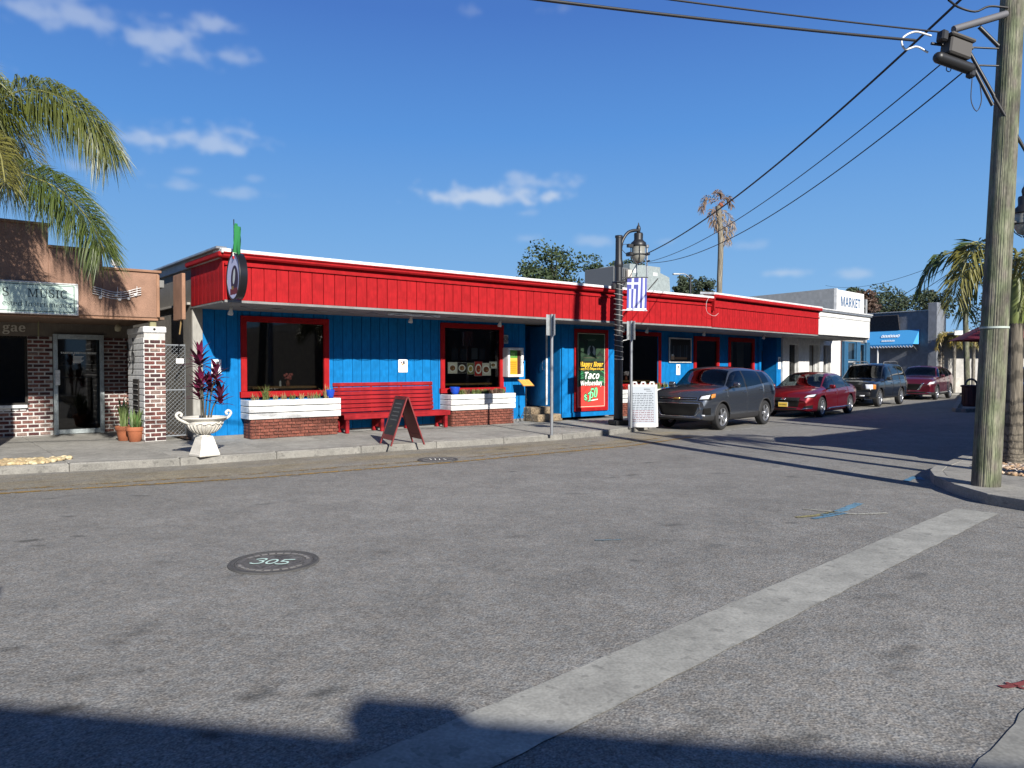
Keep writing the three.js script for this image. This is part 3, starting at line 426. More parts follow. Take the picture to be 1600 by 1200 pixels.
  part('iron_ornament', tube(clef.map(([a, b]) => V(0, b, a)), .012, 60, 6), M.black, R, 3.80, 1.75, -17.2); part('iron_ornament', merge([rod(V(0, -.2, .1), V(0, .2, -.12), .014), mv(new THREE.SphereGeometry(.04, 10, 8), 0, -.2, .1), mv(new THREE.SphereGeometry(.03, 10, 8), 0, .2, -.12)]), M.black, R, 3.795, 1.95, -17.55);
  const vent = part('vent', cbox(.03, .95, .44, .006), M.dark, R, 3.80, .92, -16.95); for (let i = 0; i < 8; i++) part('slat', cbox(.02, .02, .40, .004), M.gray, vent, -.02, -.4 + i * .11, 0);
  part('roof_floodlight', merge([mv(cbox(.16, .1, .16, .01), 0, .05, 0, .3), rod(V(0, -.06, 0), V(0, .04, 0), .03)]), M.whiteMetal, R, 3.35, 3.66, -16.5);
  part('porch_lamp', lathe([[0, 0], [.06, .02], [.07, .1], [.04, .16], [0, .17]], 12), std([.4, .36, .25], .5), R, 3.75, 2.42, -18.3);
  part('corner_post', cbox(.12, .30, .12, .01), std([.28, .27, .15], .8, { map: T.wood }), R, 4.02, 2.53, -16.5);
  part('hanging_pipe', rod(V(2.33, 2.3, -18.9), V(2.33, 2.63, -18.9), .015), std([.2, .19, .1], .6), R);
  // shop sign
  const sg = thing('shop_sign', 'pale green framed shop sign lettered in dark serif capitals on tan front', 'sign', [1.45, 2.92, -16.335]);
  const sw = 2.42, sh = .60;
  part('board', cbox(sw, sh, .05, .004), std([.2, .21, .2], .6), sg, 0, 0, .025);
  part('lettering', new THREE.PlaneGeometry(sw - .06, sh - .05), std([1, 1, 1], .45, { map: canvasTex(1600, 380, (c, w, h) => { c.fillStyle = '#b9cdc2'; c.fillRect(0, 0, w, h); c.strokeStyle = '#26342f'; c.lineWidth = 9; c.strokeRect(14, 22, w - 40, h - 44); c.fillStyle = '#1b2a2a'; c.textBaseline = 'alphabetic'; c.font = '150px serif'; c.save(); c.translate(1060, 182); c.scale(.92, 1); c.fillText('MUSIC', 0, 0); c.restore(); c.fillText('S', 800, 182); c.font = '86px serif'; c.fillStyle = '#3c4a49'; c.fillText('ested Instruments', 800, 300, 740); }) }), sg, 0, 0, .0525);
  const fr = (w, h, x, y) => part('frame', cbox(w, h, .05, .008), M.whiteMetal, sg, x, y, .045); fr(sw, .028, 0, sh / 2 - .014); fr(sw, .028, 0, -sh / 2 + .014); fr(.028, sh - .056, sw / 2 - .014, 0); fr(.028, sh - .056, -sw / 2 + .014, 0);
  // music staff ornament
  const st = thing('music_staff_ornament', 'white wavy music staff with notes mounted on the tan shop front', 'ornament', [3.34, 3.08, -16.335]);
  for (let k = 0; k < 4; k++) { const p = []; for (let i = 0; i <= 14; i++) { const t = i / 14 - .5; p.push(V(t * .86, -.055 * Math.cos(t * Math.PI * 1.6) + .02 + t * .03 + (k - 1.5) * .043, .02)); } part('staff_line', tube(p, .0075, 28, 5), M.whiteMetal, st); }
  for (const [x, y] of [[-.3, -.09], [-.02, -.03], [.04, -.11], [.2, -.08], [.33, .0]]) part('note', merge([mv(new THREE.SphereGeometry(.032, 10, 8), x, y, .02), rod(V(x + .024, y, .02), V(x + .024, y + .17, .02), .006)]), M.whiteMetal, st);
}
{ // projecting board between the shops
  const o = solo('projecting_board', cbox(.07, .92, .62, .008), M.tanTrim, 'brown board projecting from the wall between music shop and restaurant', 'board', [4.40, 3.05, -15.98]); part('bracket', rod(V(-.03, -.75, .1), V(0, -.4, .15), .015), std([.2, .13, .05], .8), o);
}
{ // chain-link gate
  const g = thing('chain_link_gate', 'galvanised chain-link gate closing the gap beside the brick pillar', 'gate', [4.45, .15, -16.55]);
  const W = .44, H = 1.95; const wire = std([.22, .24, .26], .5, { metalness: .4 });
  for (const x of [-W / 2, W / 2]) part('post', rod(V(x, 0, 0), V(x, H + .02, 0), .02), wire, g); for (const y of [.06, H * .52, H]) part('rail', rod(V(-W / 2, y, 0), V(W / 2, y, 0), .016), wire, g);
  const ws = []; const p = .085; for (let s = -W; s < H + W; s += p) for (const d of [1, -1]) { let a = V(-W / 2, d > 0 ? s : s + W, 0), b = V(W / 2, d > 0 ? s + W : s, 0); const clip = (u, v) => { if (u.y < .06) u.lerp(v, (.06 - u.y) / (v.y - u.y)); if (u.y > H) u.lerp(v, (u.y - H) / (u.y - v.y)); return u; }; if ((a.y < .06 && b.y < .06) || (a.y > H && b.y > H)) continue; a = clip(a.clone(), b); b = clip(b.clone(), a); a.z = b.z = d * .003; ws.push(rod(a, b, .0035, .0035, 4)); }
  part('wire_mesh', merge(ws), wire, g); for (const y of [.4, 1.0, 1.6]) part('hinge', cbox(.05, .04, .05, .008), M.galv, g, -W / 2 - .01, y, 0);
  part('notice', cbox(.15, .10, .004, .001), std([.75, .75, .75], .7), g, .1, 1.62, .02);
}
{ // added fence, made up to keep the view through the gate dark
  const o = thing('added_dark_fence', 'added dark board fence, a made-up backdrop behind the chain-link gate', 'fence', [4.46, SW, -18.2]); const fm = std([.13, .105, .085], .9, { map: T.wood }); for (let i = 0; i < 3; i++) part('board', cbox(.115, 2.2, .025, .004), fm, o, -.12 + i * .12, 1.1, 0); for (const y of [.4, 1.8]) part('rail', cbox(.36, .09, .04, .006), fm, o, 0, y, -.035);
}
// ---- market building
{
  const R = thing('market_building', 'white shopfront building with a raised gray block and MARKET parapet', 'building', [0, 0, 0]);
  const wh = M.white, f = F2;
  // piers and panels of the white stretch
  for (const [a, b] of [[8.97, 9.55], [10.45, 11.5], [12.6, 13.0], [13.8, 14.92]]) fpart(f, 'pier', cbox(b - a, 2.73, .16, .012), wh, R, (a + b) / 2, 1.5, .02);
  fpart(f, 'head_panel', cbox(5.95, .25, .14, .008), wh, R, 11.95, 2.74, 0); fpart(f, 'stall_riser', cbox(.9, .85, .12, .008), wh, R, 10, .56, 0);
  windowFrame(f, R, 9.5, 10.5, .95, 2.64, .06, wh, -.06, .06, 'shop_window'); fpart(f, 'room_back', cbox(9, 2.8, .06), M.panelling, R, 13.5, 1.5, -1.2); fpart(f, 'room_ceiling', cbox(9, .06, 1.2), M.ceilingPaint, R, 13.5, 2.9, -.6);
  const dd = fpart(f, 'door', cbox(1.0, 2.5, .06, .008), std([.30, .30, .29], .6, { map: T.stucco }), R, 12.06, 1.4, -.25); part('handle', cbox(.04, .16, .06, .01), M.chrome, dd, .4, -.1, .05);
  const d2 = fpart(f, 'door', cbox(.78, 2.5, .06, .008), std([.07, .045, .035], .4), R, 13.4, 1.4, -.25); part('handle', cbox(.04, .16, .06, .01), M.chrome, d2, .3, -.1, .05);
  for (const s of [11.52, 12.58, 13.02, 13.78]) fpart(f, 'door_frame', cbox(.06, 2.5, .12, .006), wh, R, s, 1.4, -.12);
  fpart(f, 'door_head', cbox(1.1, .06, .12), wh, R, 12.06, 2.64, -.12); fpart(f, 'door_head', cbox(.8, .06, .12), wh, R, 13.4, 2.64, -.12);
  // blue framed shopfront
  const bl = M.blueTrim, bm = std([.02, .10, .2], .6, { map: T.wood });
  for (const [a, b, m] of [[14.94, 15.15, std([.06, .03, .03], .7)], [15.5, 15.95, bm], [17.05, 17.5, bm], [18.3, 18.75, bm]]) fpart(f, 'post', cbox(b - a, 2.73, .12, .008), m, R, (a + b) / 2, 1.5, .01);
  windowFrame(f, R, 15.95, 17.05, 1.95, 2.85, .06, bm, -.04, .06, 'transom_window'); windowFrame(f, R, 15.95, 17.05, .14, 1.93, .08, M.alu, -.04, .06, 'glass_door'); windowFrame(f, R, 17.5, 18.3, .9, 2.8, .06, bm, -.04, .06, 'shop_window'); windowFrame(f, R, 15.15, 15.5, .9, 2.8, .03, bm, -.04, .06, 'shop_window');
  fpart(f, 'stall_riser', cbox(.8, .8, .1), bm, R, 17.9, .5, -.02);
  // white fascia
  for (const [a, b] of [[7.9, 10.5], [10.51, 13.2]]) fpart(F2f, 'fascia_panel', cbox(b - a, .70, .04, .006), std([.68, .68, .65], .55, { map: T.stucco }), R, (a + b) / 2, 3.24, .01);
  fpart(F2f, 'frieze_board', cbox(5.3, .15, .05, .006), wh, R, 10.55, 3.68, .02); fpart(F2f, 'gutter', cbox(5.35, .09, .1, .02), M.galv, R, 10.6, 3.815, .06); fpart(F2f, 'roof_edge', cbox(5.4, .05, .5, .01), M.whiteMetal, R, 10.6, 3.90, -.12, .08);
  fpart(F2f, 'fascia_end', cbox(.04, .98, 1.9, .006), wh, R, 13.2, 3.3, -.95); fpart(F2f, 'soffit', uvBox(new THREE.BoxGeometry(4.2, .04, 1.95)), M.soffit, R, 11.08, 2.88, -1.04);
  fpart(F2f, 'canopy_roof', uvBox(new THREE.BoxGeometry(5.3, .08, 6)), M.gray, R, 10.6, 3.80, -3.2);
  // raised block and parapet
  const blk = std([.30, .315, .325], .9, { map: T.stucco, bumpMap: T.stuccoBump, bumpScale: .004 });
  const bh = 5.3; fpart(f, 'side_wall', (() => { const g = extr([[0, 2.9], [0, bh], [-13, bh - .35], [-13, 2.9]], .2); g.rotateY(-Math.PI / 2); return g; })(), blk, R, 14.68, 0, -.05);
  fpart(f, 'roof', cbox(4.2, .12, 12.6), M.gray, R, 16.6, bh - .45, -6.4, .027); fpart(f, 'side_wall', cbox(.2, 5, 12.6), blk, R, 18.7, 2.55, -6.4); fpart(f, 'back_wall', cbox(10, 4.6, .2), blk, R, 13.8, 2.3, -12.7);
  const pp = fpart(f, 'parapet', cbox(3.4, 1.5, .14, .008), wh, R, 16.22, 4.5, -.02); fpart(f, 'parapet_trim', cbox(.07, 1.55, .2, .006), wh, R, 14.52, 4.52, -.02);
  part('market_lettering', new THREE.PlaneGeometry(3.2, .72), std([1, 1, 1], .7, { transparent: true, alphaTest: .02, map: canvasTex(768, 172, (c, w, h) => { c.clearRect(0, 0, w, h); c.fillStyle = '#3c5a7c'; c.font = 'bold 150px sans-serif'; c.textAlign = 'center'; c.fillText('MARKET', w / 2, 138, 700); }) }), pp, 0, .22, .073);
  fpart(f, 'vent_pipe', rod(V(0, 3.9, 0), V(0, 4.6, 0), .025), M.dark, R, 11.2, 0, -3); 
}
// ---- gray building with the blue awning, its side wall towards us
{
  const p = at(1456, 600, 44), q = at(1357, 600, 47.3);
  const R = thing('gray_building', 'gray-blue masonry building whose blank side wall carries a blue awning', 'building', [p.x, 0, p.z]);
  const gm = std([.20, .215, .245], .9, { map: T.stucco, bumpMap: T.stuccoBump, bumpScale: .005 });
  const H = 4.95; const ang = Math.atan2(q.x - p.x, q.z - p.z); // along the wall
  const dir = V(q.x - p.x, 0, q.z - p.z).normalize();
  const side = part('side_wall', cbox(.25, H, 14, .01), gm, R, dir.x * 7 + .12, H / 2, dir.z * 7, 0, Math.atan2(dir.x, dir.z));
  part('coping', cbox(.34, .06, 14, .01), std([.4, .42, .44], .6, { map: T.metal }), R, dir.x * 7 + .1, H + .03, dir.z * 7, 0, Math.atan2(dir.x, dir.z));
  part('front_wall', cbox(12, H + .5, .25, .01), gm, R, 6.2, (H + .5) / 2, -2.0, 0, .32); part('pilaster', cbox(.5, H + .45, .5, .02), gm, R, .1, (H + .45) / 2, .05);
  const stone = variants([.34, .30, .25], 4, c => std(c, .95, { map: T.brick }), .3); for (let i = 0; i < 17; i++) part('quoin_stone', cbox(rnd(.30, .42), .17, .3, .03), pick(stone), R, .25 + (i % 2) * .06, .25 + i * .18, .32);
  const rf = part('roof_slope', cbox(.08, .95, 4.9, .02), std([.05, .045, .05], .95, { map: T.brick }), R, -.12 + dir.x * 4.4, 4.34, dir.z * 4.4, 0, Math.atan2(dir.x, dir.z)); rf.rotation.order = 'YXZ'; rf.rotation.z = -.24;
  // awning: sloped cover, scalloped valance, side gussets, struts
  const A = thing('blue_awning', 'light blue sloped awning with scalloped valance on the gray side wall', 'awning', [p.x, 0, p.z]);
  const am = phys([.05, .30, .62], .8, { side: THREE.DoubleSide }), N = V(-dir.z, 0, dir.x); if (N.x > 0) N.negate();
  const P = (a, y, o) => dir.clone().multiplyScalar(a).addScaledVector(N, o).setY(y);
  const L0 = .75, L1 = 4.1, yt = 3.86, yb = 3.0, out = .72;
  const quad = (a, b, c, d) => { const g = new THREE.BufferGeometry(); g.setAttribute('position', new THREE.Float32BufferAttribute([a, b, c, a, c, d].flatMap(v => v.toArray()), 3)); g.computeVertexNormals(); return g; };
  part('cover', merge(Array.from({ length: 10 }, (_, i) => { const a = L0 + (L1 - L0) * i / 10, b = L0 + (L1 - L0) * (i + 1) / 10; return quad(P(a, yt, .02), P(a, yb, out), P(b, yb, out), P(b, yt, .02)); })), am, A);
  part('gusset', quad(P(L0, yt, .02), P(L0, yb, out), P(L0, yb, .02), P(L0, yb + .1, .02)), am, A); part('gusset', quad(P(L1, yt, .02), P(L1, yb, out), P(L1, yb, .02), P(L1, yb + .1, .02)), am, A);
  const sc = []; const n = 18; for (let i = 0; i < n; i++) { const a = L0 + (L1 - L0) * i / n, b = L0 + (L1 - L0) * (i + 1) / n, m = (a + b) / 2; sc.push(quad(P(a, yb, out + .005), P(a, yb - .10, out + .01), P(b, yb - .10, out + .01), P(b, yb, out + .005)), quad(P(a, yb - .10, out + .01), P(a + .03, yb - .17, out + .01), P(m, yb - .2, out + .01), P(b, yb - .10, out + .01)), quad(P(m, yb - .2, out + .01), P(b - .03, yb - .17, out + .01), P(b, yb - .10, out + .01), P(m, yb - .10, out + .01))); } part('valance', merge(sc), am, A);
  const trim = []; for (let i = 0; i < n; i++) { const a = L0 + (L1 - L0) * i / n, b = L0 + (L1 - L0) * (i + 1) / n; trim.push(tube([P(a, yb - .10, out + .015), P((a + b) / 2, yb - .21, out + .015), P(b, yb - .10, out + .015)], .016, 6, 4)); } part('white_trim', merge(trim), std([.7, .72, .74], .8), A);
  { const g = quad(P(3.1, yt - .12, .12), P(3.1, yb + .08, .653), P(1.6, yb + .08, .653), P(1.6, yt - .12, .12)); g.translate(N.x * .02, .03, N.z * .02); g.setAttribute('uv', new THREE.Float32BufferAttribute([0, 1, 0, 0, 1, 0, 0, 1, 1, 0, 1, 1], 2)); part('lettering', g, std([1, 1, 1], .8, { transparent: true, side: THREE.DoubleSide, alphaTest: .02, map: canvasTex(256, 160, (c, w, h) => { c.clearRect(0, 0, w, h); c.strokeStyle = 'rgba(225,240,250,.75)'; c.lineWidth = 9; c.beginPath(); for (let i = 0; i < 7; i++) { c.moveTo(36 + i * 28, 80); c.quadraticCurveTo(34 + i * 28, 30 + (i % 3) * 10, 54 + i * 28, 50); c.quadraticCurveTo(60 + i * 28, 80, 40 + i * 28, 78); } c.stroke(); c.lineWidth = 8; c.beginPath(); for (let i = 0; i < 8; i++) { c.moveTo(62 + i * 18, 118); c.lineTo(62 + i * 18, 140); c.lineTo(74 + i * 18, 136); } c.stroke(); }) }), A); }
  part('support_post', rod(P(2.95, .13, out - .05), P(2.95, yb, out - .05), .05), M.whiteMetal, A); part('strut', rod(P(L0 + .1, 2.6, .05), P(L0 + .1, yb, out - .03), .02), M.galv, A);
}
// ---- low white porch building in the fork
{
  const a = at(1464, 600, 44.5), b = at(1660, 600, 44), L = Math.hypot(b.x - a.x, b.z - a.z), ang = Math.atan2(-(b.z - a.z), b.x - a.x), f = frameOf(a.x, a.z, ang);
  const R = thing('white_porch_building', 'low white building with a shaded porch band beyond the parked cars', 'building', [0, 0, 0]);
  fpart(f, 'wall', cbox(L, 3.7, .2, .01), std([.50, .49, .47], .9, { map: T.stucco }), R, L / 2, 1.85, -.1); fpart(f, 'eave', cbox(L + .3, .1, 2.3, .02), M.gray, R, L / 2, 3.52, 1.05); fpart(f, 'eave_fascia', cbox(L + .3, .26, .06, .01), M.white, R, L / 2, 3.56, 2.2);
  for (const s of [1.0, 3.3, 5.2]) { fpart(f, 'wall_panel', cbox(.06, 3.0, .06, .01), std([.36, .36, .35], .8), R, s, 1.65, .03); }
  fpart(f, 'base_course', cbox(L, .9, .08, .01), std([.56, .54, .5], .9, { map: T.stucco }), R, L / 2, .55, .05); fpart(f, 'roof', cbox(L, .1, 8), M.gray, R, L / 2, 3.68, -4);
  for (const s of [2.0, 2.5, 2.7]) fpart(f, 'wall_hook', cbox(.05, .45, .06, .01), std([.08, .1, .2], .7), R, s, 1.8, .04);
}
// ---------------------------------------------------------------- things in front of the shops
function leafBlade(len, w, bend, fold = .25, n = 6) { // blade along +y bending to +x
  const pos = [], idx = []; let x = 0, y = 0;
  for (let i = 0; i <= n; i++) { const t = i / n, a = bend * t, hw = w * Math.sin(Math.PI * Math.min(1, .12 + t * .88)) * (t < .12 ? .6 + t * 3 : 1) + (t === 1 ? 0 : .001); pos.push(x, y, -hw, x - hw * fold * Math.cos(a), y + hw * fold * Math.sin(a), 0, x, y, hw); x += Math.sin(a) * len / n; y += Math.cos(a) * len / n; if (i < n) { const k = i * 3; idx.push(k, k + 1, k + 3, k + 1, k + 4, k + 3, k + 1, k + 2, k + 4, k + 2, k + 5, k + 4); } }
  const g = new THREE.BufferGeometry(); g.setAttribute('position', new THREE.Float32BufferAttribute(pos, 3)); g.setIndex(idx); g.computeVertexNormals(); return g;
}
// planters
function planter(s0, s1, label, plants) {
  const z1 = -15.55, f = frameOf(0, z1, 0), w = s1 - s0, o = thing('planter', label, 'planter', [0, 0, 0], 0, 'window planters along the blue wall'); const zb = WZ + .03, d = z1 - zb;
  part('core', cbox(w - .08, .40, d - .06), M.mortarGray, o, (s0 + s1) / 2, .32, (z1 + zb) / 2);
  bricks(f, o, s0 + .02, s1 - .02, .13, .53, .185, .056, .011, M.brickRed, 0, .03);
  for (let r = 0; r < 6; r++) for (const sx of [s0 + .02, s1 - .02]) for (let k = 0; k < 2; k++) part('brick', cbox(.03, .056, .19, .004), pick(M.brickRed), o, sx + (sx < s1 - 1 ? .012 : -.012), .164 + r * .067, z1 - .13 - k * .2);
  for (let k = 0; k < 3; k++) { const y = .605 + k * .139; part('board', cbox(w + .06, .124, .03, .008), M.whiteH, o, (s0 + s1) / 2, y, z1 + .02); for (const sx of [s0 - .015, s1 + .015]) part('board', cbox(.03, .124, d + .02, .008), M.whiteH, o, sx, y, (z1 + zb) / 2); }
  part('soil', cbox(w - .04, .05, d - .05), M.soil, o, (s0 + s1) / 2, .9, (z1 + zb) / 2 - .01);
  plants(o, (s0 + s1) / 2, w, (z1 + zb) / 2, d); return o;
}
const grassMats = [phys([.20, .15, .07], .8, { side: 2 }), phys([.10, .13, .035], .7, { side: 2 }), phys([.28, .22, .10], .8, { side: 2 })];
function tuftPart(o, name, x, y, z, n, len, spread, mat, wid = .006) { const gs = []; for (let i = 0; i < n; i++) { const g = leafBlade(len * rnd(.6, 1.15), wid * rnd(.7, 1.3), rnd(.3, 1.6), .2, 4); gs.push(mv(g, rnd(-spread, spread) * .4, 0, rnd(-spread, spread) * .3, 0, rnd(6.28), rnd(-.35, .35))); } return part(name, merge(gs), mat, o, x, y, z); }
planter(5.66, 7.68, 'white boarded planter on brick with grass tufts under the window left of the red bench', (o, x, w, z) => { for (let i = 0; i < 9; i++) tuftPart(o, 'grass_tuft', x - w / 2 + .2 + i * (w - .4) / 8, .92, z + rnd(-.08, .08), i === 1 || i === 8 ? 46 : 26, i === 1 || i === 8 ? .34 : .17, .16, grassMats[i % 3]); });
planter(10.76, 12.80, 'white boarded planter on brick with low brown plants beside the menu stand', (o, x, w, z) => { for (let i = 0; i < 14; i++) tuftPart(o, 'low_plant', x - w / 2 + .45 + i * (w - .6) / 13, .92, z + rnd(-.1, .1), 60, .15, .2, pick([grassMats[0], grassMats[1], std([.10, .06, .04], .9, { side: 2 })]), .011); });
planter(16.95, 19.9, 'white boarded planter on brick with red flowers behind the lamp post', (o, x, w, z) => { for (let i = 0; i < 9; i++) tuftPart(o, 'grass_tuft', x - w / 2 + .2 + i * (w - .4) / 8, .92, z, 40, i > 3 ? .24 : .2, .2, i < 3 ? phys([.35, .02, .01], .7, { side: 2 }) : grassMats[1], .012); });
for (const [x, l, gl] of [[7.55, 'blue glazed pot on the end of the grass-tufted planter', .1], [10.98, 'blue glazed pot on the corner of the planter beside the bench', .13]]) solo('blue_pot', lathe([[0, 0], [gl * .62, 0], [gl * .75, .06], [gl, .17], [gl * 1.06, .2], [gl, .21], [gl * .9, .18], [0, .15]], 20), phys([.01, .06, .42], .25, { clearcoat: .5 }), l, 'pot', [x, .925, -15.72]);
// red bench
{
  const o = thing('red_bench', 'long red slatted bench against the blue wall between two planters', 'bench', [9.22, SW, -15.72]); const L = 2.9, rm = variants([.30, .014, .019], 3, c => phys(c, .75, { map: T.woodH, specularIntensity: .3 }), .08);
  for (let i = 0; i < 6; i++) part('back_slat', cbox(L - .18, .085, .03, .01), pick(rm), o, -.1, .50 + i * .099, -.23 - i * .012, -.1);
  part('top_rail', cbox(L - .16, .085, .06, .01), pick(rm), o, -.1, 1.10, -.31, -.1);
  for (let i = 0; i < 4; i++) part('seat_slat', cbox(L, .035, .10, .01), pick(rm), o, 0, .42, -.15 + i * .107);
  part('apron', cbox(L, .12, .03, .008), pick(rm), o, 0, .375, .24);
  for (const x of [-1.35, -.45, .45, 1.35]) { part('leg', cbox(.08, .40, .08, .008), pick(rm), o, x, .2, .18); part('leg', cbox(.08, .40, .08, .008), pick(rm), o, x, .2, -.2); part('back_post', cbox(.06, .72, .05, .008), pick(rm), o, x * .93 - .05, .74, -.30, -.1); part('side_panel', cbox(.03, .3, .34, .006), pick(rm), o, x, .25, 0); }
}
// A-boards
function aboard(name, label, x, z, ry, w, h, spread, frameMat, panelMat, open) {
  const o = thing(name, label, 'sandwich board', [x, SW, z], ry); const a = Math.atan2(spread / 2, h), L = Math.hypot(spread / 2, h);
  for (const s of [1, -1]) { const g = new THREE.Group(); g.name = 'panel'; o.add(g); g.position.set(0, h, s * .012); g.rotation.x = -s * a;
    part('stile', cbox(.05, L, .025, .005), frameMat, g, -w / 2 + .025, -L / 2, 0); part('stile', cbox(.05, L, .025, .005), frameMat, g, w / 2 - .025, -L / 2, 0); part('rail', cbox(w - .1, .06, .024, .005), frameMat, g, 0, -.03, 0); part('rail', cbox(w - .1, .10, .024, .005), frameMat, g, 0, -L * (open ? .84 : .97), 0);
    const pl = L * (open ? .79 : .94) - .06; part('board', cbox(w - .1, pl, .012, .002), s > 0 ? panelMat.back : panelMat.back, g, 0, -.06 - pl / 2, 0); if (panelMat.map) { const q = part('board_face', new THREE.PlaneGeometry(w - .1, pl), s > 0 ? panelMat.map : panelMat.other, g, 0, -.06 - pl / 2, s * .0075); if (s < 0) q.rotation.y = Math.PI; } }
  part('hinge', cbox(w - .02, .03, .03, .006), M.iron, o, 0, h - .005, 0); return o;
}
{
  const redF = std([.20, .022, .022], .6, { map: T.wood });
  const chalk = std([1, 1, 1], .8, { map: canvasTex(256, 512, (c, w, h) => { c.fillStyle = '#2a2f33'; c.fillRect(0, 0, w, h); for (let i = 0; i < 500; i++) { c.fillStyle = `rgba(160,170,180,.02)`; c.fillRect((i * 37) % w, (i * 91) % h, 30, 3); } c.strokeStyle = 'rgba(205,205,195,.5)'; c.lineWidth = 6; for (let r = 0; r < 5; r++) { c.beginPath(); for (let i = 0; i < 9; i++) { const x = 50 + i * 18, y = 70 + r * 58; c.moveTo(x, y); c.quadraticCurveTo(x + 4 + (i * r) % 5, y - 26, x + 10, y - 4); } c.stroke(); } c.strokeStyle = 'rgba(190,180,80,.55)'; c.beginPath(); c.moveTo(70, 400); c.lineTo(150, 380); c.stroke(); }) });
  const o = aboard('chalk_board', 'red folding chalkboard sign standing on the sidewalk before the bench', 7.64, -12.75, -1.75, .66, .93, .66, redF, { back: std([.17, .016, .02], .6), map: chalk, other: std([.17, .016, .02], .6) }, true);
  const whiteF = std([.55, .55, .54], .7);
  const menuT = std([1, 1, 1], .7, { map: canvasTex(512, 800, (c, w, h) => { c.fillStyle = '#9aa1a8'; c.fillRect(0, 0, w, h); c.fillStyle = '#1c2028'; c.font = 'bold 44px sans-serif'; c.fillText('MENU', 280, 70); c.fillRect(330, 90, 110, 10); for (let i = 0; i < 17; i++) { c.fillStyle = i > 9 ? '#5e1f2c' : '#2c343e'; let x = 40; while (x < 460) { const l = 18 + ((i * 53 + x * 7) % 60); c.fillRect(x, 140 + i * 37, Math.min(l, 470 - x), 14); x += l + 14; } } }) });
  const b = aboard('menu_board', 'white plastic sandwich board with printed menu beside the dark lamp post', 14.80, -12.78, -.78, .74, 1.06, .62, whiteF, { back: whiteF, map: menuT, other: menuT }, false);
  for (const x of [-.2, .02, .24]) part('grip', (() => { const s = new THREE.Shape(); s.moveTo(-.09, 0); s.lineTo(-.05, .11); s.lineTo(.05, .11); s.lineTo(.09, 0); s.closePath(); const hl = new THREE.Path(); hl.moveTo(-.035, .02); hl.lineTo(-.025, .075); hl.lineTo(.025, .075); hl.lineTo(.035, .02); s.holes.push(hl); return new THREE.ExtrudeGeometry(s, { depth: .03, bevelEnabled: false }); })(), whiteF, b, x, 1.03, -.015);
}
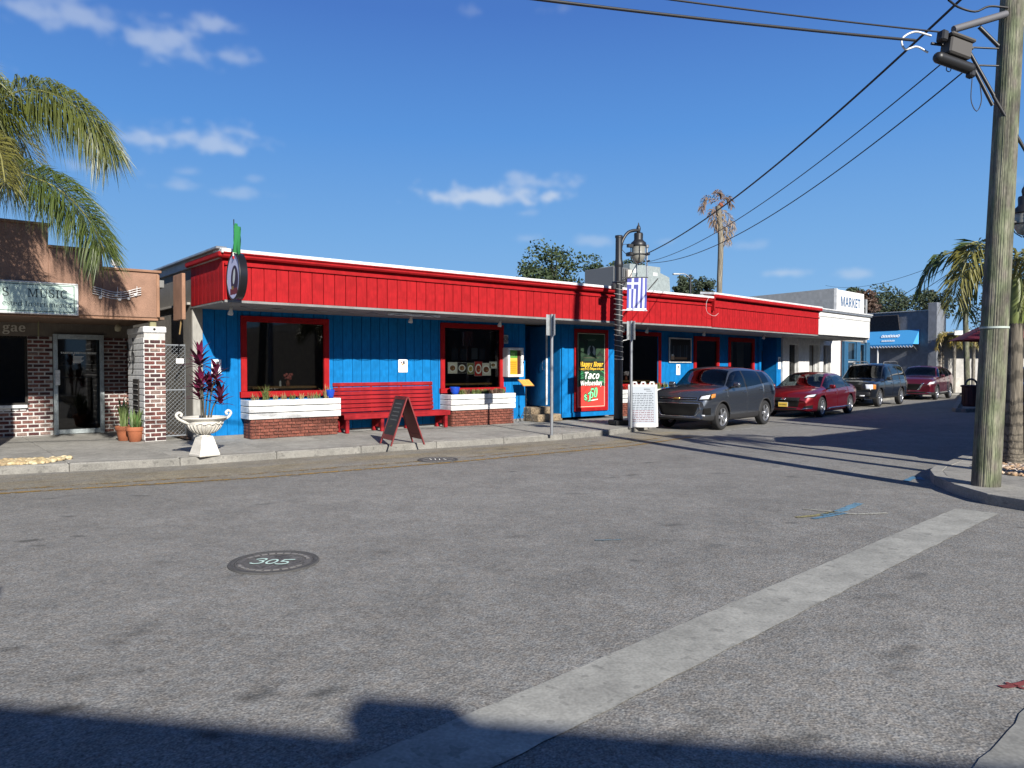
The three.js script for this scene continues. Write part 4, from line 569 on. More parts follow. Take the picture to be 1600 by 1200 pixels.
// urn with cordyline
{
  const o = thing('white_urn', 'white footed garden urn with scroll handles at the kerb', 'urn', [4.02, SW, -13.2], .2);
  part('plinth', (() => { const g = new THREE.CylinderGeometry(.14, .25, .30, 4, 1); g.rotateY(Math.PI / 4); return g; })().toNonIndexed(), M.urn, o, 0, .19, 0); o.children[0].geometry.computeVertexNormals(); part('foot', cbox(.37, .05, .37, .01), M.urn, o, 0, .025, 0);
  part('bowl', lathe([[0, .33], [.10, .33], [.11, .35], [.09, .375], [.14, .40], [.24, .47], [.29, .55], [.275, .58], [.30, .61], [.36, .64], [.375, .665], [.34, .67], [.30, .63], [0, .60]], 40), M.urn, o);
  for (let i = 0; i < 26; i++) { const a = i / 26 * 6.283; part('flute', tube([V(.13, .392, 0), V(.215, .44, 0), V(.27, .51, 0), V(.288, .55, 0)], .016, 8, 5), M.urn, o, 0, 0, 0, 0, a); }
  for (const s of [-1, 1]) part('scroll_handle', tube([V(s * .27, .56, 0), V(s * .36, .60, 0), V(s * .46, .66, 0), V(s * .49, .72, 0), V(s * .44, .755, 0), V(s * .395, .72, 0), V(s * .42, .69, 0)], .024, 30, 8), M.urn, o);
  part('swag', tube(Array.from({ length: 15 }, (_, i) => { const a = -.9 + i * .13; return V(Math.sin(a) * .30, .585 - .035 * Math.abs(Math.cos(i * 1.0)), Math.cos(a) * .30); }), .014, 40, 5), M.urn, o);
  part('soil', new THREE.CylinderGeometry(.30, .30, .02, 24), M.soil, o, 0, .62, 0);
  const p = thing('cordyline_plant', 'purple-red cordyline with bare stems growing in the white urn', 'plant', [4.02, SW + .62, -13.2]);
  const stems = [[-.05, 0, 1.05, -.02], [.06, .03, .80, .20], [.0, -.04, .50, -.1], [.1, 0, .42, .25], [-.02, .05, .70, -.06], [.03, -.05, .62, .12]];
  stems.forEach(([x, z, h, lean], si) => { const top = V(x + lean * .6, h, z + lean * .2); part('stem', tube([V(x, 0, z), V(x + lean * .2, h * .5, z), top], .013, 10, 6), M.bark, p); const nl = si === 0 ? 28 : 21; for (let i = 0; i < nl; i++) { const up = i / nl, el = 1.35 - up * 1.5; const g = leafBlade(rnd(.24, .40) * (si === 0 ? 1.05 : .8), rnd(.026, .042), rnd(.3, 1.0), .3, 6); const m = part('leaf', g, si === 0 && i > 12 ? M.leafRed : pick([M.leafPurple, M.leafPurple, M.leafRed]), p, top.x, top.y - (1 - up) * .18, top.z); m.rotation.order = 'YXZ'; m.rotation.set(0, i * 2.4 + rnd(-.3, .3), -Math.max(.12, el)); } });
}
// terracotta pots with snake plants
[[3.58, -16.98, .17, .30, 'terracotta pot with tall snake plant in the porch corner behind the other pot'], [3.70, -16.62, .165, .30, 'terracotta pot of splayed snake plant beside the brick pillar foot']].forEach(([x, z, r, h, label], k) => {
  const o = thing('potted_snake_plant', label, 'potted plant', [x, SW, z], 0, 'terracotta pots beside the pillar');
  part('pot', lathe([[0, 0], [r * .68, 0], [r * .92, h * .72], [r * 1.05, h * .74], [r * 1.05, h], [r * .95, h], [r * .9, h * .9], [0, h * .88]], 28), M.terracotta, o); part('soil', new THREE.CylinderGeometry(r * .93, r * .93, .01, 20), M.soil, o, 0, h * .93, 0);
  for (let i = 0; i < 22; i++) { const g = leafBlade((k ? .34 : .52) * rnd(.65, 1.35), rnd(.018, .028), rnd(-.1, .35), .25, 5); const m = part('leaf', g, pick([M.leafSnake, M.leaf, M.leafSnake]), o, rnd(-.07, .07), h * .9, rnd(-.07, .07)); m.rotation.order = 'YXZ'; m.rotation.set(0, rnd(6.28), -rnd(.02, k ? .55 : .32)); }
});
// papers on the walls
const notice = (x, y, z, w, h, label, draw) => { const o = thing('notice', label, 'notice', [x, y, z]); part('backing', cbox(w, h, .012, .002), M.white, o); part('print', new THREE.PlaneGeometry(w - .01, h - .01), paper(128, 180, draw), o, 0, 0, .0075); };
const flyer = (c, w, h) => { c.fillStyle = '#dfe6ea'; c.fillRect(0, 0, w, h); c.fillStyle = '#7a5a50'; c.fillRect(30, 26, 22, 30); c.fillStyle = '#3b3f48'; c.fillRect(60, 20, 30, 46); c.fillStyle = '#b4844c'; c.fillRect(44, 58, 28, 22); c.fillStyle = '#c9d4da'; for (let i = 0; i < 4; i++) c.fillRect(20, 110 + i * 14, 84, 4); };
notice(5.13, 1.65, WZ + .032, .2, .30, 'white flyer pinned on the blue wall beside the corner trim', flyer); notice(9.63, 1.67, WZ + .032, .26, .32, 'white flyer pinned on the blue wall above the red bench', flyer);
{ const p = inFrame(F2, 1.2, 1.55, .034); const o = thing('notice', 'white flyer pinned on the blue wall under the framed picture', 'notice', [p.x, p.y, p.z], ANG2); part('backing', cbox(.24, .36, .012, .002), M.white, o); part('print', new THREE.PlaneGeometry(.23, .35), paper(128, 180, flyer), o, 0, 0, .0075); }
{ const p = inFrame(F2, 8.76, 1.8, .034); const o = thing('notice', 'white notice on the blue strip beside the dark doorway', 'notice', [p.x, p.y, p.z], ANG2); part('backing', cbox(.22, .5, .012, .002), M.white, o); part('print', new THREE.PlaneGeometry(.21, .49), paper(128, 180, flyer), o, 0, 0, .0075); }
{ const o = thing('wall_speaker', 'small square speaker grille high on the blue wall above the menu case', 'speaker', [12.86, 2.40, WZ + .04]); part('plate', cbox(.2, .24, .04, .006), M.alu, o); for (const r of [.035, .06, .085]) part('ring', new THREE.TorusGeometry(r, .006, 6, 24), M.iron, o, 0, 0, .022); }
{ // framed picture
  const p = inFrame(F2, 1.29, 2.21, .05); const o = thing('framed_picture', 'white framed dark photograph print on the blue wall right of the window', 'picture', [p.x, p.y, p.z], ANG2);
  part('print', new THREE.PlaneGeometry(1.28, .78), paper(256, 160, (c, w, h) => { c.fillStyle = '#121416'; c.fillRect(0, 0, w, h); for (let i = 0; i < 9; i++) { c.fillStyle = ['#24303a', '#39424a', '#1d2228'][i % 3]; c.fillRect(10 + i * 27, 20 + (i * 29) % 30, 16, 90); } c.fillStyle = '#caa27a'; c.fillRect(14, 116, 40, 30); c.fillStyle = '#8c6a4a'; c.fillRect(60, 128, 150, 16); c.fillStyle = '#d8d4c8'; c.fillRect(20, 108, 24, 14); }), o, 0, 0, .012); part('backing', cbox(1.3, .8, .02), M.dark, o); for (const s of [-1, 1]) { part('frame', cbox(1.38, .045, .04, .006), M.white, o, 0, s * .40, .01); part('frame', cbox(.045, .755, .04, .006), M.white, o, s * .667, 0, .01); }
}
{ // menu case on the wall beside the door
  const o = thing('menu_case', 'white wall-mounted menu case with glass front left of the doorway', 'menu case', [13.04, 1.77, WZ + .15]); part('body', cbox(.56, .80, .22, .01), std([.45, .46, .48], .5), o, 0, 0, -.02);
  part('menu_print', new THREE.PlaneGeometry(.38, .66), paper(160, 280, (c, w, h) => { c.fillStyle = '#e9b84a'; c.fillRect(0, 0, w, h); c.fillStyle = '#5c9a3c'; c.fillRect(0, 0, w * .75, 90); c.fillStyle = '#9cc46a'; c.fillRect(20, 30, 60, 40); c.fillStyle = '#f0a11c'; c.fillRect(0, 120, w * .7, 160); c.fillStyle = '#d9741a'; for (let i = 0; i < 6; i++) c.fillRect(10, 140 + i * 22, 90, 6); c.fillStyle = '#4a1c14'; c.fillRect(w * .72, 0, w * .28, h); }), o, 0, 0, .095);
  for (const s of [-1, 1]) { part('frame', cbox(.56, .07, .05, .008), M.whiteMetal, o, 0, s * .365, .115); part('frame', cbox(.08, .66, .048, .008), M.whiteMetal, o, s * .24, 0, .115); } part('pane', new THREE.PlaneGeometry(.42, .68), M.glass, o, 0, 0, .13); part('latch', cbox(.02, .04, .03, .004), M.iron, o, .26, 0, .15);
}
{ // menu stand
  const o = thing('music_stand', 'thin black tripod stand holding an open wooden menu board', 'stand', [13.28, SW, -15.62]); part('mast', rod(V(0, .12, 0), V(0, 1.02, 0), .011), M.black, o); for (let k = 0; k < 3; k++) { const a = k * 2.094 + .4; part('leg', rod(V(0, .42, 0), V(Math.sin(a) * .24, .01, Math.cos(a) * .24), .009), M.black, o); part('brace', rod(V(0, .14, 0), V(Math.sin(a) * .13, .2, Math.cos(a) * .13), .006), M.black, o); }
  part('clamp', cbox(.05, .06, .05, .01), M.black, o, 0, .62, 0); part('menu_board', cbox(.40, .30, .02, .004), M.yellowWood, o, 0, 1.08, .0, -.95, .0, 0); part('menu_page', new THREE.PlaneGeometry(.36, .26), paper(180, 130, (c, w, h) => { c.fillStyle = '#d8a14a'; c.fillRect(0, 0, w, h); c.fillStyle = '#8a5a20'; for (let i = 0; i < 7; i++) c.fillRect(14, 16 + i * 14, 60 + (i * 17) % 30, 4), c.fillRect(100, 16 + i * 14, 50 + (i * 23) % 20, 4); }), o, 0, 1.0865, .009, -.95);
}
{ // poster
  const o = thing('poster', 'tall happy-hour poster in a red frame on the blue vestibule front', 'poster', [15.535, 1.55, -15.352]);
  part('backing', cbox(1.35, 2.34, .02, .004), std([.30, .015, .03], .6), o, 0, 0, -.004);
  part('print', new THREE.PlaneGeometry(1.14, 2.16), paper(560, 1060, (c, w, h) => {
    c.fillStyle = '#15301b'; c.fillRect(0, 0, w, h); c.fillStyle = '#0c1a10'; for (let i = 0; i < 9; i++) { c.beginPath(); c.ellipse((i * 149) % w, 60 + (i * 83) % 330, 70, 18, i, 0, 7); c.fill(); }
    c.fillStyle = '#6c7a64'; c.font = 'italic bold 54px serif'; c.textAlign = 'center'; c.fillRect(190, 90, 180, 5); c.fillRect(210, 108, 140, 5);
    c.fillStyle = '#9aa39a'; c.beginPath(); c.ellipse(235, 250, 32, 70, .35, 0, 7); c.ellipse(325, 250, 32, 70, -.35, 0, 7); c.fill(); c.fillStyle = '#20241f'; c.beginPath(); c.ellipse(280, 235, 34, 52, 0, 0, 7); c.fill(); c.fillStyle = '#4a4332'; c.fillRect(120, 350, 320, 8);
    c.fillStyle = '#0f3a22'; c.fillRect(0, 430, w, 320); const leafG = ['#1f7a46', '#0a2b18', '#2b8a52']; for (let i = 0; i < 16; i++) { c.strokeStyle = leafG[i % 3]; c.lineWidth = 12; c.beginPath(); const s = i % 2 ? w : 0; c.moveTo(s, 560 + (i * 31) % 160); c.quadraticCurveTo(s + (i % 2 ? -70 : 70), 520 + (i * 31) % 160, s + (i % 2 ? -120 : 120), 500 + (i * 37) % 190); c.stroke(); }
    c.fillStyle = '#0b140d'; c.fillRect(0, 400, w, 140);
    c.fillStyle = '#f2c431'; c.font = 'italic bold 92px serif'; c.fillText('Happy Hour', w / 2, 478, 470); c.font = 'bold 42px serif'; c.fillText('Every Day 3:00pm-6:00pm', w / 2, 526, 500);
    c.fillStyle = '#d9342a'; c.beginPath(); c.moveTo(0, 770); c.quadraticCurveTo(w / 2, 700, w, 770); c.lineTo(w, h); c.lineTo(0, h); c.fill();
    c.lineJoin = 'round'; c.strokeStyle = '#0a2614'; c.lineWidth = 16; c.fillStyle = '#f4f6ef'; c.font = 'italic bold 140px sans-serif'; c.strokeText('Taco', w / 2, 655); c.font = 'bold 92px serif'; c.strokeText('Wednesday', w / 2, 745, 440); c.fillText('Wednesday', w / 2, 745, 440); c.font = 'italic bold 140px sans-serif'; c.fillText('Taco', w / 2, 655);
    c.save(); c.translate(285, 905); c.rotate(-.1); c.font = 'italic bold 190px serif'; c.lineWidth = 26; c.strokeStyle = '#16301a'; c.strokeText('1', -50, 60); c.strokeText('50', 40, 20, 150); c.fillStyle = '#7fe39a'; c.fillText('1', -50, 60); c.fillText('50', 40, 20, 150); c.font = 'bold 120px serif'; c.strokeText('$', -120, 40); c.fillText('$', -120, 40); c.fillStyle = '#e8f6e4'; c.fillRect(-10, 48, 130, 12); c.restore();
    c.strokeStyle = '#f0e2c8'; c.lineWidth = 5; c.strokeRect(14, 14, w - 28, h - 28);
  }), o, 0, 0, .0085);
  for (const s of [-1, 1]) { part('frame', cbox(1.38, .10, .03, .006), M.redTrim, o, 0, s * 1.13, .012); part('frame', cbox(.10, 2.16, .03, .006), M.redTrim, o, s * .64, 0, .012); }
}
solo('notice_board', cbox(.62, .95, .06, .01), std([.14, .15, .16], .5, { map: T.metal }), 'gray notice board mounted on the wall between vestibule and window', 'notice board', [17.0, 1.85, WZ + .08]);
// window displays
{
  const table = (x, z, w, label, f = F1) => { const p = inFrame(f, x, .2, z); const o = thing('dining_table', label, 'table', [p.x, p.y, p.z], f.ang); part('table_top', cbox(w, .05, .7, .01), M.yellowWood, o, 0, .98, 0); part('leg', rod(V(-w / 2 + .15, 0, 0), V(-w / 2 + .15, .96, 0), .04), M.black, o); part('leg', rod(V(w / 2 - .15, 0, 0), V(w / 2 - .15, .96, 0), .04), M.black, o); return o; };
  table(6.75, -.62, 1.5, 'wooden table inside the window behind the grass-tufted planter'); table(11.8, -.62, 1.7, 'wooden table inside the window hung with food pictures'); table(18.5, -.6, 1.5, 'wooden table inside the window behind the lamp post');
  const vase = (x, z, petal, label) => { const o = thing('flower_vase', label, 'vase', [x, 1.206, z]); part('vase', lathe([[0, 0], [.04, 0], [.05, .06], [.03, .13], [.04, .15]], 14), std([.25, .07, .03], .4), o); for (let i = 0; i < 12; i++) { const a = i * 2.4, r = .03 + .07 * Math.sqrt(i / 12); part('bloom', new THREE.IcosahedronGeometry(.035, 1), petal, o, Math.cos(a) * r, .22 + .05 * Math.sin(i * 1.7), Math.sin(a) * r * .7); } };
  vase(6.9, WZ - .5, std([.5, .12, .10], .8), 'vase of pink flowers on the table inside the first window'); vase(18.35, WZ - .5, std([.7, .6, .62], .8), 'vase of white flowers on the table behind the lamp post window');
  const sh = thing('salt_shaker', 'small glass shaker beside the pink flowers', 'shaker', [6.72, 1.206, WZ - .5]); part('body', new THREE.CylinderGeometry(.022, .028, .12, 10), std([.5, .5, .48], .3), sh, 0, .06, 0); part('cap', new THREE.CylinderGeometry(.02, .022, .03, 10), M.chrome, sh, 0, .135, 0);
  // pictures of dishes hung inside window 2
  const dish = (a, b) => paper(96, 110, (c, w, h) => { c.fillStyle = a; c.fillRect(0, 0, w, h); c.fillStyle = '#efece2'; c.beginPath(); c.ellipse(w / 2, h * .52, 40, 38, 0, 0, 7); c.fill(); c.fillStyle = b; c.beginPath(); c.ellipse(w / 2, h * .52, 28, 26, 0, 0, 7); c.fill(); c.fillStyle = '#4a5a2a'; c.fillRect(w / 2 - 12, h * .45, 12, 9); c.fillStyle = '#c8b070'; c.fillRect(w / 2 + 2, h * .55, 14, 8); });
  const names = ['white', 'round', 'green', 'red', 'brown', 'oval'];
  [[11.18, 1.62, .30, .30, '#e4dccb', '#8c5a3a', 'dish photograph on cream paper, first in the row hung in the window'], [11.48, 1.62, .28, .28, '#2a2018', '#9a6a48', 'dish photograph on dark paper next to the cream one'], [11.76, 1.60, .22, .30, '#7c7a4a', '#b09a50', 'olive dish photograph in the middle of the row'], [12.02, 1.60, .26, .40, '#b02a22', '#a8402a', 'red dish photograph hung lower in the window row'], [12.28, 1.58, .32, .34, '#d6d0c2', '#7c4a34', 'pale dish photograph between the red one and the window edge'], [12.52, 1.70, .26, .20, '#c8c8bc', '#8a6a50', 'small dish photograph hung by the window edge']].forEach(([x, y, w, h, a, b, l]) => { const o = solo('dish_picture', cbox(w, h, .008, .001), M.white, l, 'picture', [x, y, WZ - .06], 0, 'dish pictures hung in the window'); part('print', new THREE.PlaneGeometry(w - .01, h - .01), dish(a, b), o, 0, 0, .005); });
  [[11.26, 1.98, 'first gray menu sheet in the upper window row'], [11.54, 1.97, 'second gray menu sheet in the upper window row'], [11.9, 2.0, 'third gray menu sheet in the upper window row, whiter'], [12.15, 1.99, 'last gray menu sheet in the upper window row']].forEach(([x, y, l], i) => solo('menu_sheet', cbox(.2, .30, .006, .001), std(i === 2 ? [.40, .40, .38] : [.13, .13, .13], .8), l, 'menu sheet', [x, y, WZ - .07], 0, 'menu sheets hung in the window'));
  // curtains in window 5
  { const p = inFrame(F2, 5.6, 0, -.3); const c = thing('curtain', 'pale hanging curtains inside the last red window', 'curtain', [p.x, 0, p.z], ANG2); const cm = std([.42, .42, .38], .9, { side: 2 }); for (const s of [-1, 1]) { const g = new THREE.PlaneGeometry(.55, 1.6, 22, 1), q = g.attributes.position; for (let i = 0; i < q.count; i++) q.setZ(i, .03 * Math.sin(q.getX(i) * 45)); g.computeVertexNormals(); part('drape', g, cm, c, s * .42 + .1, 1.95, 0); } part('rod', rod(V(-.9, 2.76, 0), V(1, 2.76, 0), .012), M.black, c); }
}
// round hanging sign and flag on the canopy corner
{
  const o = thing('round_sign', 'round drum-shaped hanging sign with pale face on the canopy corner', 'sign', [4.74, 3.27, FZ + .46], -.06);
  const g = new THREE.CylinderGeometry(.42, .42, .13, 48); g.rotateZ(Math.PI / 2); part('drum', g, phys([.02, .02, .024], .25, { metalness: .5 }), o);
  const face = new THREE.CircleGeometry(.395, 40); const fm = paper(256, 256, (c, w, h) => { c.fillStyle = '#c3c8ea'; c.fillRect(0, 0, w, h); c.fillStyle = '#2a1c3e'; c.beginPath(); c.ellipse(150, 150, 74, 84, 0, 0, 7); c.fill(); c.fillStyle = '#c8cfd0'; c.beginPath(); c.ellipse(140, 128, 22, 46, .3, 0, 7); c.fill(); c.fillStyle = '#6c2030'; c.fillRect(60, 196, 150, 36); c.fillStyle = '#8a7440'; c.fillRect(90, 182, 40, 20); });
  part('face', face, fm, o, -.067, 0, 0, 0, -Math.PI / 2); part('face', face, fm, o, .067, 0, 0, 0, Math.PI / 2); part('rim', new THREE.TorusGeometry(.408, .016, 8, 48), M.iron, o, -.065, 0, 0, 0, Math.PI / 2); part('bracket', rod(V(0, .1, -.41), V(0, .1, -.50), .02), M.iron, o);
  part('arm', rod(V(0, .40, 0), V(0, .44, -.42), .015), M.iron, o);
  const fl = thing('small_flag', 'small green white and red flag hanging from a short pole above the round sign', 'flag', [4.74, 3.62, FZ + .40]);
  part('pole', rod(V(-.03, -.05, .02), V(-.08, .66, .14), .009), M.black, fl);
  const w = .34, h = .62, gg = new THREE.PlaneGeometry(h, w, 20, 8), q = gg.attributes.position; for (let i = 0; i < q.count; i++) { const a = q.getX(i) / h + .5, b = q.getY(i) / w + .5; q.setXYZ(i, -.06 + .05 * Math.sin(b * 9 + a * 3) + b * .05, .60 - a * .62 - b * .08, .12 - a * .06 + b * (.06 + a * .16)); } gg.computeVertexNormals();
  part('cloth', gg, phys([1, 1, 1], .9, { side: 2, map: canvasTex(96, 64, (c) => { c.fillStyle = '#1f6e3a'; c.fillRect(0, 0, 78, 64); c.fillStyle = '#e6e2da'; c.fillRect(78, 0, 10, 64); c.fillStyle = '#b02028'; c.fillRect(88, 0, 8, 64); }) }), fl);
}
// street lamp
function lamp(x, z, ry, label, banner) {
  const o = thing('street_lamp', label, 'street lamp', [x, SW, z], ry, 'black lantern street lamps');
  part('base', cbox(.40, .13, .40, .02), M.iron, o, 0, .065, 0); part('post', lathe([[0, .12], [.125, .12], [.125, .2], [.115, .24], [.112, 2.0], [.105, 2.05], [.095, 4.1], [.11, 4.12], [.12, 4.2], [.09, 4.32], [.085, 4.86], [.10, 4.88], [.10, 4.93], [0, 4.93]], 20), M.iron, o);
  part('arm', tube([V(.04, 4.42, 0), V(.10, 4.78, 0), V(.28, 5.03, 0), V(.48, 5.1, 0), V(.60, 5.1, 0)], .042, 24, 8), M.iron, o);
  const L = .60; part('finial', lathe([[0, 5.32], [.012, 5.30], [.02, 5.25], [.05, 5.20], [.06, 5.15], [.05, 5.10], [.045, 5.03], [0, 5.03]], 16), M.iron, o, L, 0, 0);
  part('hood', lathe([[0, 5.04], [.11, 5.04], [.12, 5.0], [.115, 4.87], [.13, 4.84], [.20, 4.78], [.205, 4.70], [.19, 4.68], [0, 4.68]], 24), M.iron, o, L, 0, 0);
  part('globe', lathe([[.185, 4.68], [.175, 4.62], [.185, 4.60], [.175, 4.55], [.185, 4.53], [.18, 4.48], [.185, 4.44], [.17, 4.38], [.12, 4.29], [.06, 4.25], [0, 4.24]], 24), phys([.38, .37, .32], .35, { transmission: .45, thickness: 0 }), o, L, 0, 0);
  part('ring', new THREE.TorusGeometry(.205, .012, 6, 30), M.iron, o, L, 4.47, 0, Math.PI / 2); for (let k = 0; k < 4; k++) { const a = k * Math.PI / 2 + .4; part('cage_bar', tube([V(Math.cos(a) * .2, 4.72, Math.sin(a) * .2), V(Math.cos(a) * .205, 4.47, Math.sin(a) * .205), V(Math.cos(a) * .17, 4.32, Math.sin(a) * .17), V(Math.cos(a) * .03, 4.20, Math.sin(a) * .03)], .011, 14, 5), M.iron, o, L, 0, 0); }
  part('shade_wing', cbox(.12, .1, .22, .02), M.iron, o, L - .27, 4.47, 0); part('shade_wing', cbox(.1, .07, .2, .02), M.iron, o, L + .26, 4.5, 0);
  if (!banner) return o;
  part('camera_box', cbox(.16, .09, .1, .01), M.black, o, .31, 4.68, .05); part('cable', tube([V(.08, 4.6, 0), V(.16, 4.5, .02), V(.32, 4.42, 0)], .008), M.black, o); part('cable', tube([V(.08, 4.68, 0), V(.2, 4.72, .02), V(.3, 4.68, .03)], .008), M.black, o);
  part('junction_box', cbox(.1, .14, .12, .01), M.iron, o, -.15, 3.6, 0); part('collar', cbox(.26, .05, .26, .01), M.iron, o, 0, 3.72, 0); part('bracket', rod(V(.1, 3.78, 0), V(.26, 3.82, 0), .016), M.iron, o);
  const pts = []; for (let i = 0; i < 210; i++) { const t = i / 209, y = 1.75 + t * 2.0, a = i * .45; pts.push(V(Math.cos(a) * .118, y, Math.sin(a) * .118)); } part('string_light', tube(pts, .005, 900, 4), std([.55, .55, .52], .5), o); part('string_light', tube([V(-.12, 1.72, .02), V(0, 1.71, .125), V(.12, 1.72, .02), V(0, 1.73, -.122)], .01, 24, 4, true), std([.55, .55, .52], .5), o);
  part('cable', tube([V(.1, 2.2, .05), V(.25, 2.24, .06), V(.35, 2.36, .05)], .009), std([.6, .6, .58], .5), o);
  return o;
}
const LP = at(966, 664, 19.6);
lamp(LP.x, LP.z, -.28 + .0, 'black lantern street lamp wound with string lights and hung with a striped banner', true);
const LP2 = at(1640, 690, 15.6); lamp(LP2.x, LP2.z, -YAW + Math.PI, 'black lantern street lamp rising behind the corner palm', false);
{ // banner flag on the lamp
  const o = thing('banner_flag', 'blue and white striped banner flag with cross hung on the lamp post', 'flag', [LP.x + .12, SW + 3.42, LP.z + .06], -.55);
  const w = .52, h = .84, g = new THREE.PlaneGeometry(w, h, 14, 20), q = g.attributes.position; for (let i = 0; i < q.count; i++) { const x = q.getX(i), y = q.getY(i); q.setZ(i, .03 * Math.sin(x * 9 + y * 2)); q.setX(i, x + .02 * (y / h)); } g.computeVertexNormals();
  part('cloth', g, phys([1, 1, 1], .9, { side: 2, map: canvasTex(280, 460, (c, W, H) => { c.fillStyle = '#c4c6de'; c.fillRect(0, 0, W, H); c.fillStyle = '#474c8e'; const s = W / 9; for (let i = 0; i < 9; i += 2) c.fillRect(i * s, 0, s, H); c.fillStyle = '#474c8e'; c.fillRect(0, 0, 5 * s, 5 * s); c.fillStyle = '#c4c6de'; c.fillRect(2 * s, 0, s, 5 * s); c.fillRect(0, 2 * s, 5 * s, s); c.fillStyle = '#e8e8f2'; c.fillRect(0, H - 26, W, 26); c.fillStyle = '#50587a'; for (let i = 0; i < 16; i++) c.fillRect(14 + i * 16, H - 18, 9, 9); }) }), o, .36, 0, 0);
  part('banner_rod', rod(V(-.1, .43, 0), V(.66, .44, 0), .014), M.iron, o); part('banner_rod', rod(V(-.08, -.42, 0), V(.64, -.43, 0), .014), std([.6, .6, .62], .4), o); part('brace', rod(V(.66, .1, -.02), V(.95, .42, -.06), .014), M.iron, o);
}
// sign posts seen from behind
for (const [px, py, D, hh, label] of [[862, 680, 16.6, 2.68, 'thin gray post with small sign turned edge-on before the doorway'], [986, 667, 18.7, 2.66, 'thin gray post with small sign turned edge-on beside the black lamp']]) {
  const p = at(px, py, D), o = thing('sign_post', label, 'sign post', [p.x, SW, p.z], 0, 'gray sign posts at the kerb');
  part('post', rod(V(0, 0, 0), V(0, hh, 0), .036, .034, 10), M.galv, o); const pl = part('sign_plate', cbox(.31, .46, .008, .002), M.alu, o, -.0, hh - .24, .05, 0, 1.05, 0); part('sign_plate', cbox(.31, .46, .008, .002), M.alu, o, 0, hh - .24, -.05, 0, .25, 0); part('bolt', cbox(.02, .02, .12, .004), M.iron, o, 0, hh - .12, 0); part('bolt', cbox(.02, .02, .12, .004), M.iron, o, 0, hh - .36, 0);
}
// rooftop unit
{
  const o = thing('rooftop_air_unit', 'pale gray rooftop air conditioner with sloped duct hood', 'air conditioner', [19.85, 3.74, -18.6], 0); o.scale.set(.76, .93, .8); const m = std([.30, .345, .34], .6, { map: T.metal, metalness: .1 });
  part('condenser', cbox(1.0, 1.35, 1.8, .02), std([.10, .105, .11], .6), o, -.15, .85, -.2); part('cabinet', cbox(2.2, 1.5, 1.9, .02), m, o, 1.5, .95, -.2); part('duct_hood', extr([[0, 0], [0, 1.25], [.75, 1.1], [.9, 0]], 1.7), m, o, 2.65, .25, -1.05);
  for (let i = 0; i < 12; i++) part('louver', cbox(.05, .95, .03, .006), std([.3, .34, .34], .5), o, .52 + i * .06, .75, .76); for (let i = 0; i < 8; i++) part('coil_guard', cbox(.02, 1.25, .02), M.iron, o, -.6 + i * .12, .85, .71);
  part('control_box', cbox(.26, .38, .12, .01), std([.5, .44, .38], .5), o, .28, 1.25, .80); part('conduit', tube([V(.28, 1.06, .8), V(.27, .7, .82), V(.2, .3, .8)], .014), M.whiteMetal, o); part('label_plate', cbox(.22, .16, .005, .001), M.white, o, .75, 1.45, .753); part('label_plate', cbox(.3, .12, .005, .001), M.white, o, 2.2, 1.4, .753); part('skid', cbox(3.6, .12, 1.6, .01), M.galv, o, 1.1, .08, -.2);
  const mast = thing('service_mast', 'thin roof mast where the overhead service wires end', 'mast', [20.36, 3.85, -17.4]); part('pipe', rod(V(0, 0, 0), V(0, 2.0, 0), .03), M.galv, mast); part('weatherhead', mv(cbox(.12, .12, .14, .03), 0, 2.02, 0), M.galv, mast); part('insulator', rod(V(0, 1.5, 0), V(0, 1.5, .12), .03), M.dark, mast);
}
// ---------------------------------------------------------------- vehicles
function pchip(xs, ys) {
  const n = xs.length, h = [], d = [], m = []; for (let i = 0; i < n - 1; i++) { h[i] = xs[i + 1] - xs[i]; d[i] = (ys[i + 1] - ys[i]) / h[i]; }
  m[0] = d[0]; m[n - 1] = d[n - 2]; for (let i = 1; i < n - 1; i++) m[i] = d[i - 1] * d[i] <= 0 ? 0 : 3 * (h[i - 1] + h[i]) / ((2 * h[i] + h[i - 1]) / d[i - 1] + (h[i] + 2 * h[i - 1]) / d[i]);
  return x => { if (x <= xs[0]) return ys[0]; if (x >= xs[n - 1]) return ys[n - 1]; let i = 0; while (x > xs[i + 1]) i++; const t = (x - xs[i]) / h[i], a = t * t * (3 - 2 * t), b = t * (1 - t) * (1 - t), c = t * t * (t - 1); return ys[i] * (1 - a) + ys[i + 1] * a + h[i] * (m[i] * b + m[i + 1] * c); };
}
const tyreM = std([.014, .014, .015], .85), rimM = std([.55, .56, .58], .28, { metalness: .85 }), brakeM = std([.05, .05, .05], .6), plastic = std([.018, .018, .02], .7), lensM = phys([.8, .82, .85], .08, { metalness: .35, clearcoat: 1 }), amberM = phys([.55, .20, .03], .2, { clearcoat: 1 }), tailM = phys([.3, .01, .01], .2, { clearcoat: 1 }), seatM = std([.03, .03, .033], .8), carGlass = phys([.30, .34, .35], .02, { transmission: 1, thickness: 0, ior: 1.5, side: 2 }), privGlass = phys([.05, .055, .06], .02, { transmission: 1, thickness: 0, ior: 1.5, side: 2 });
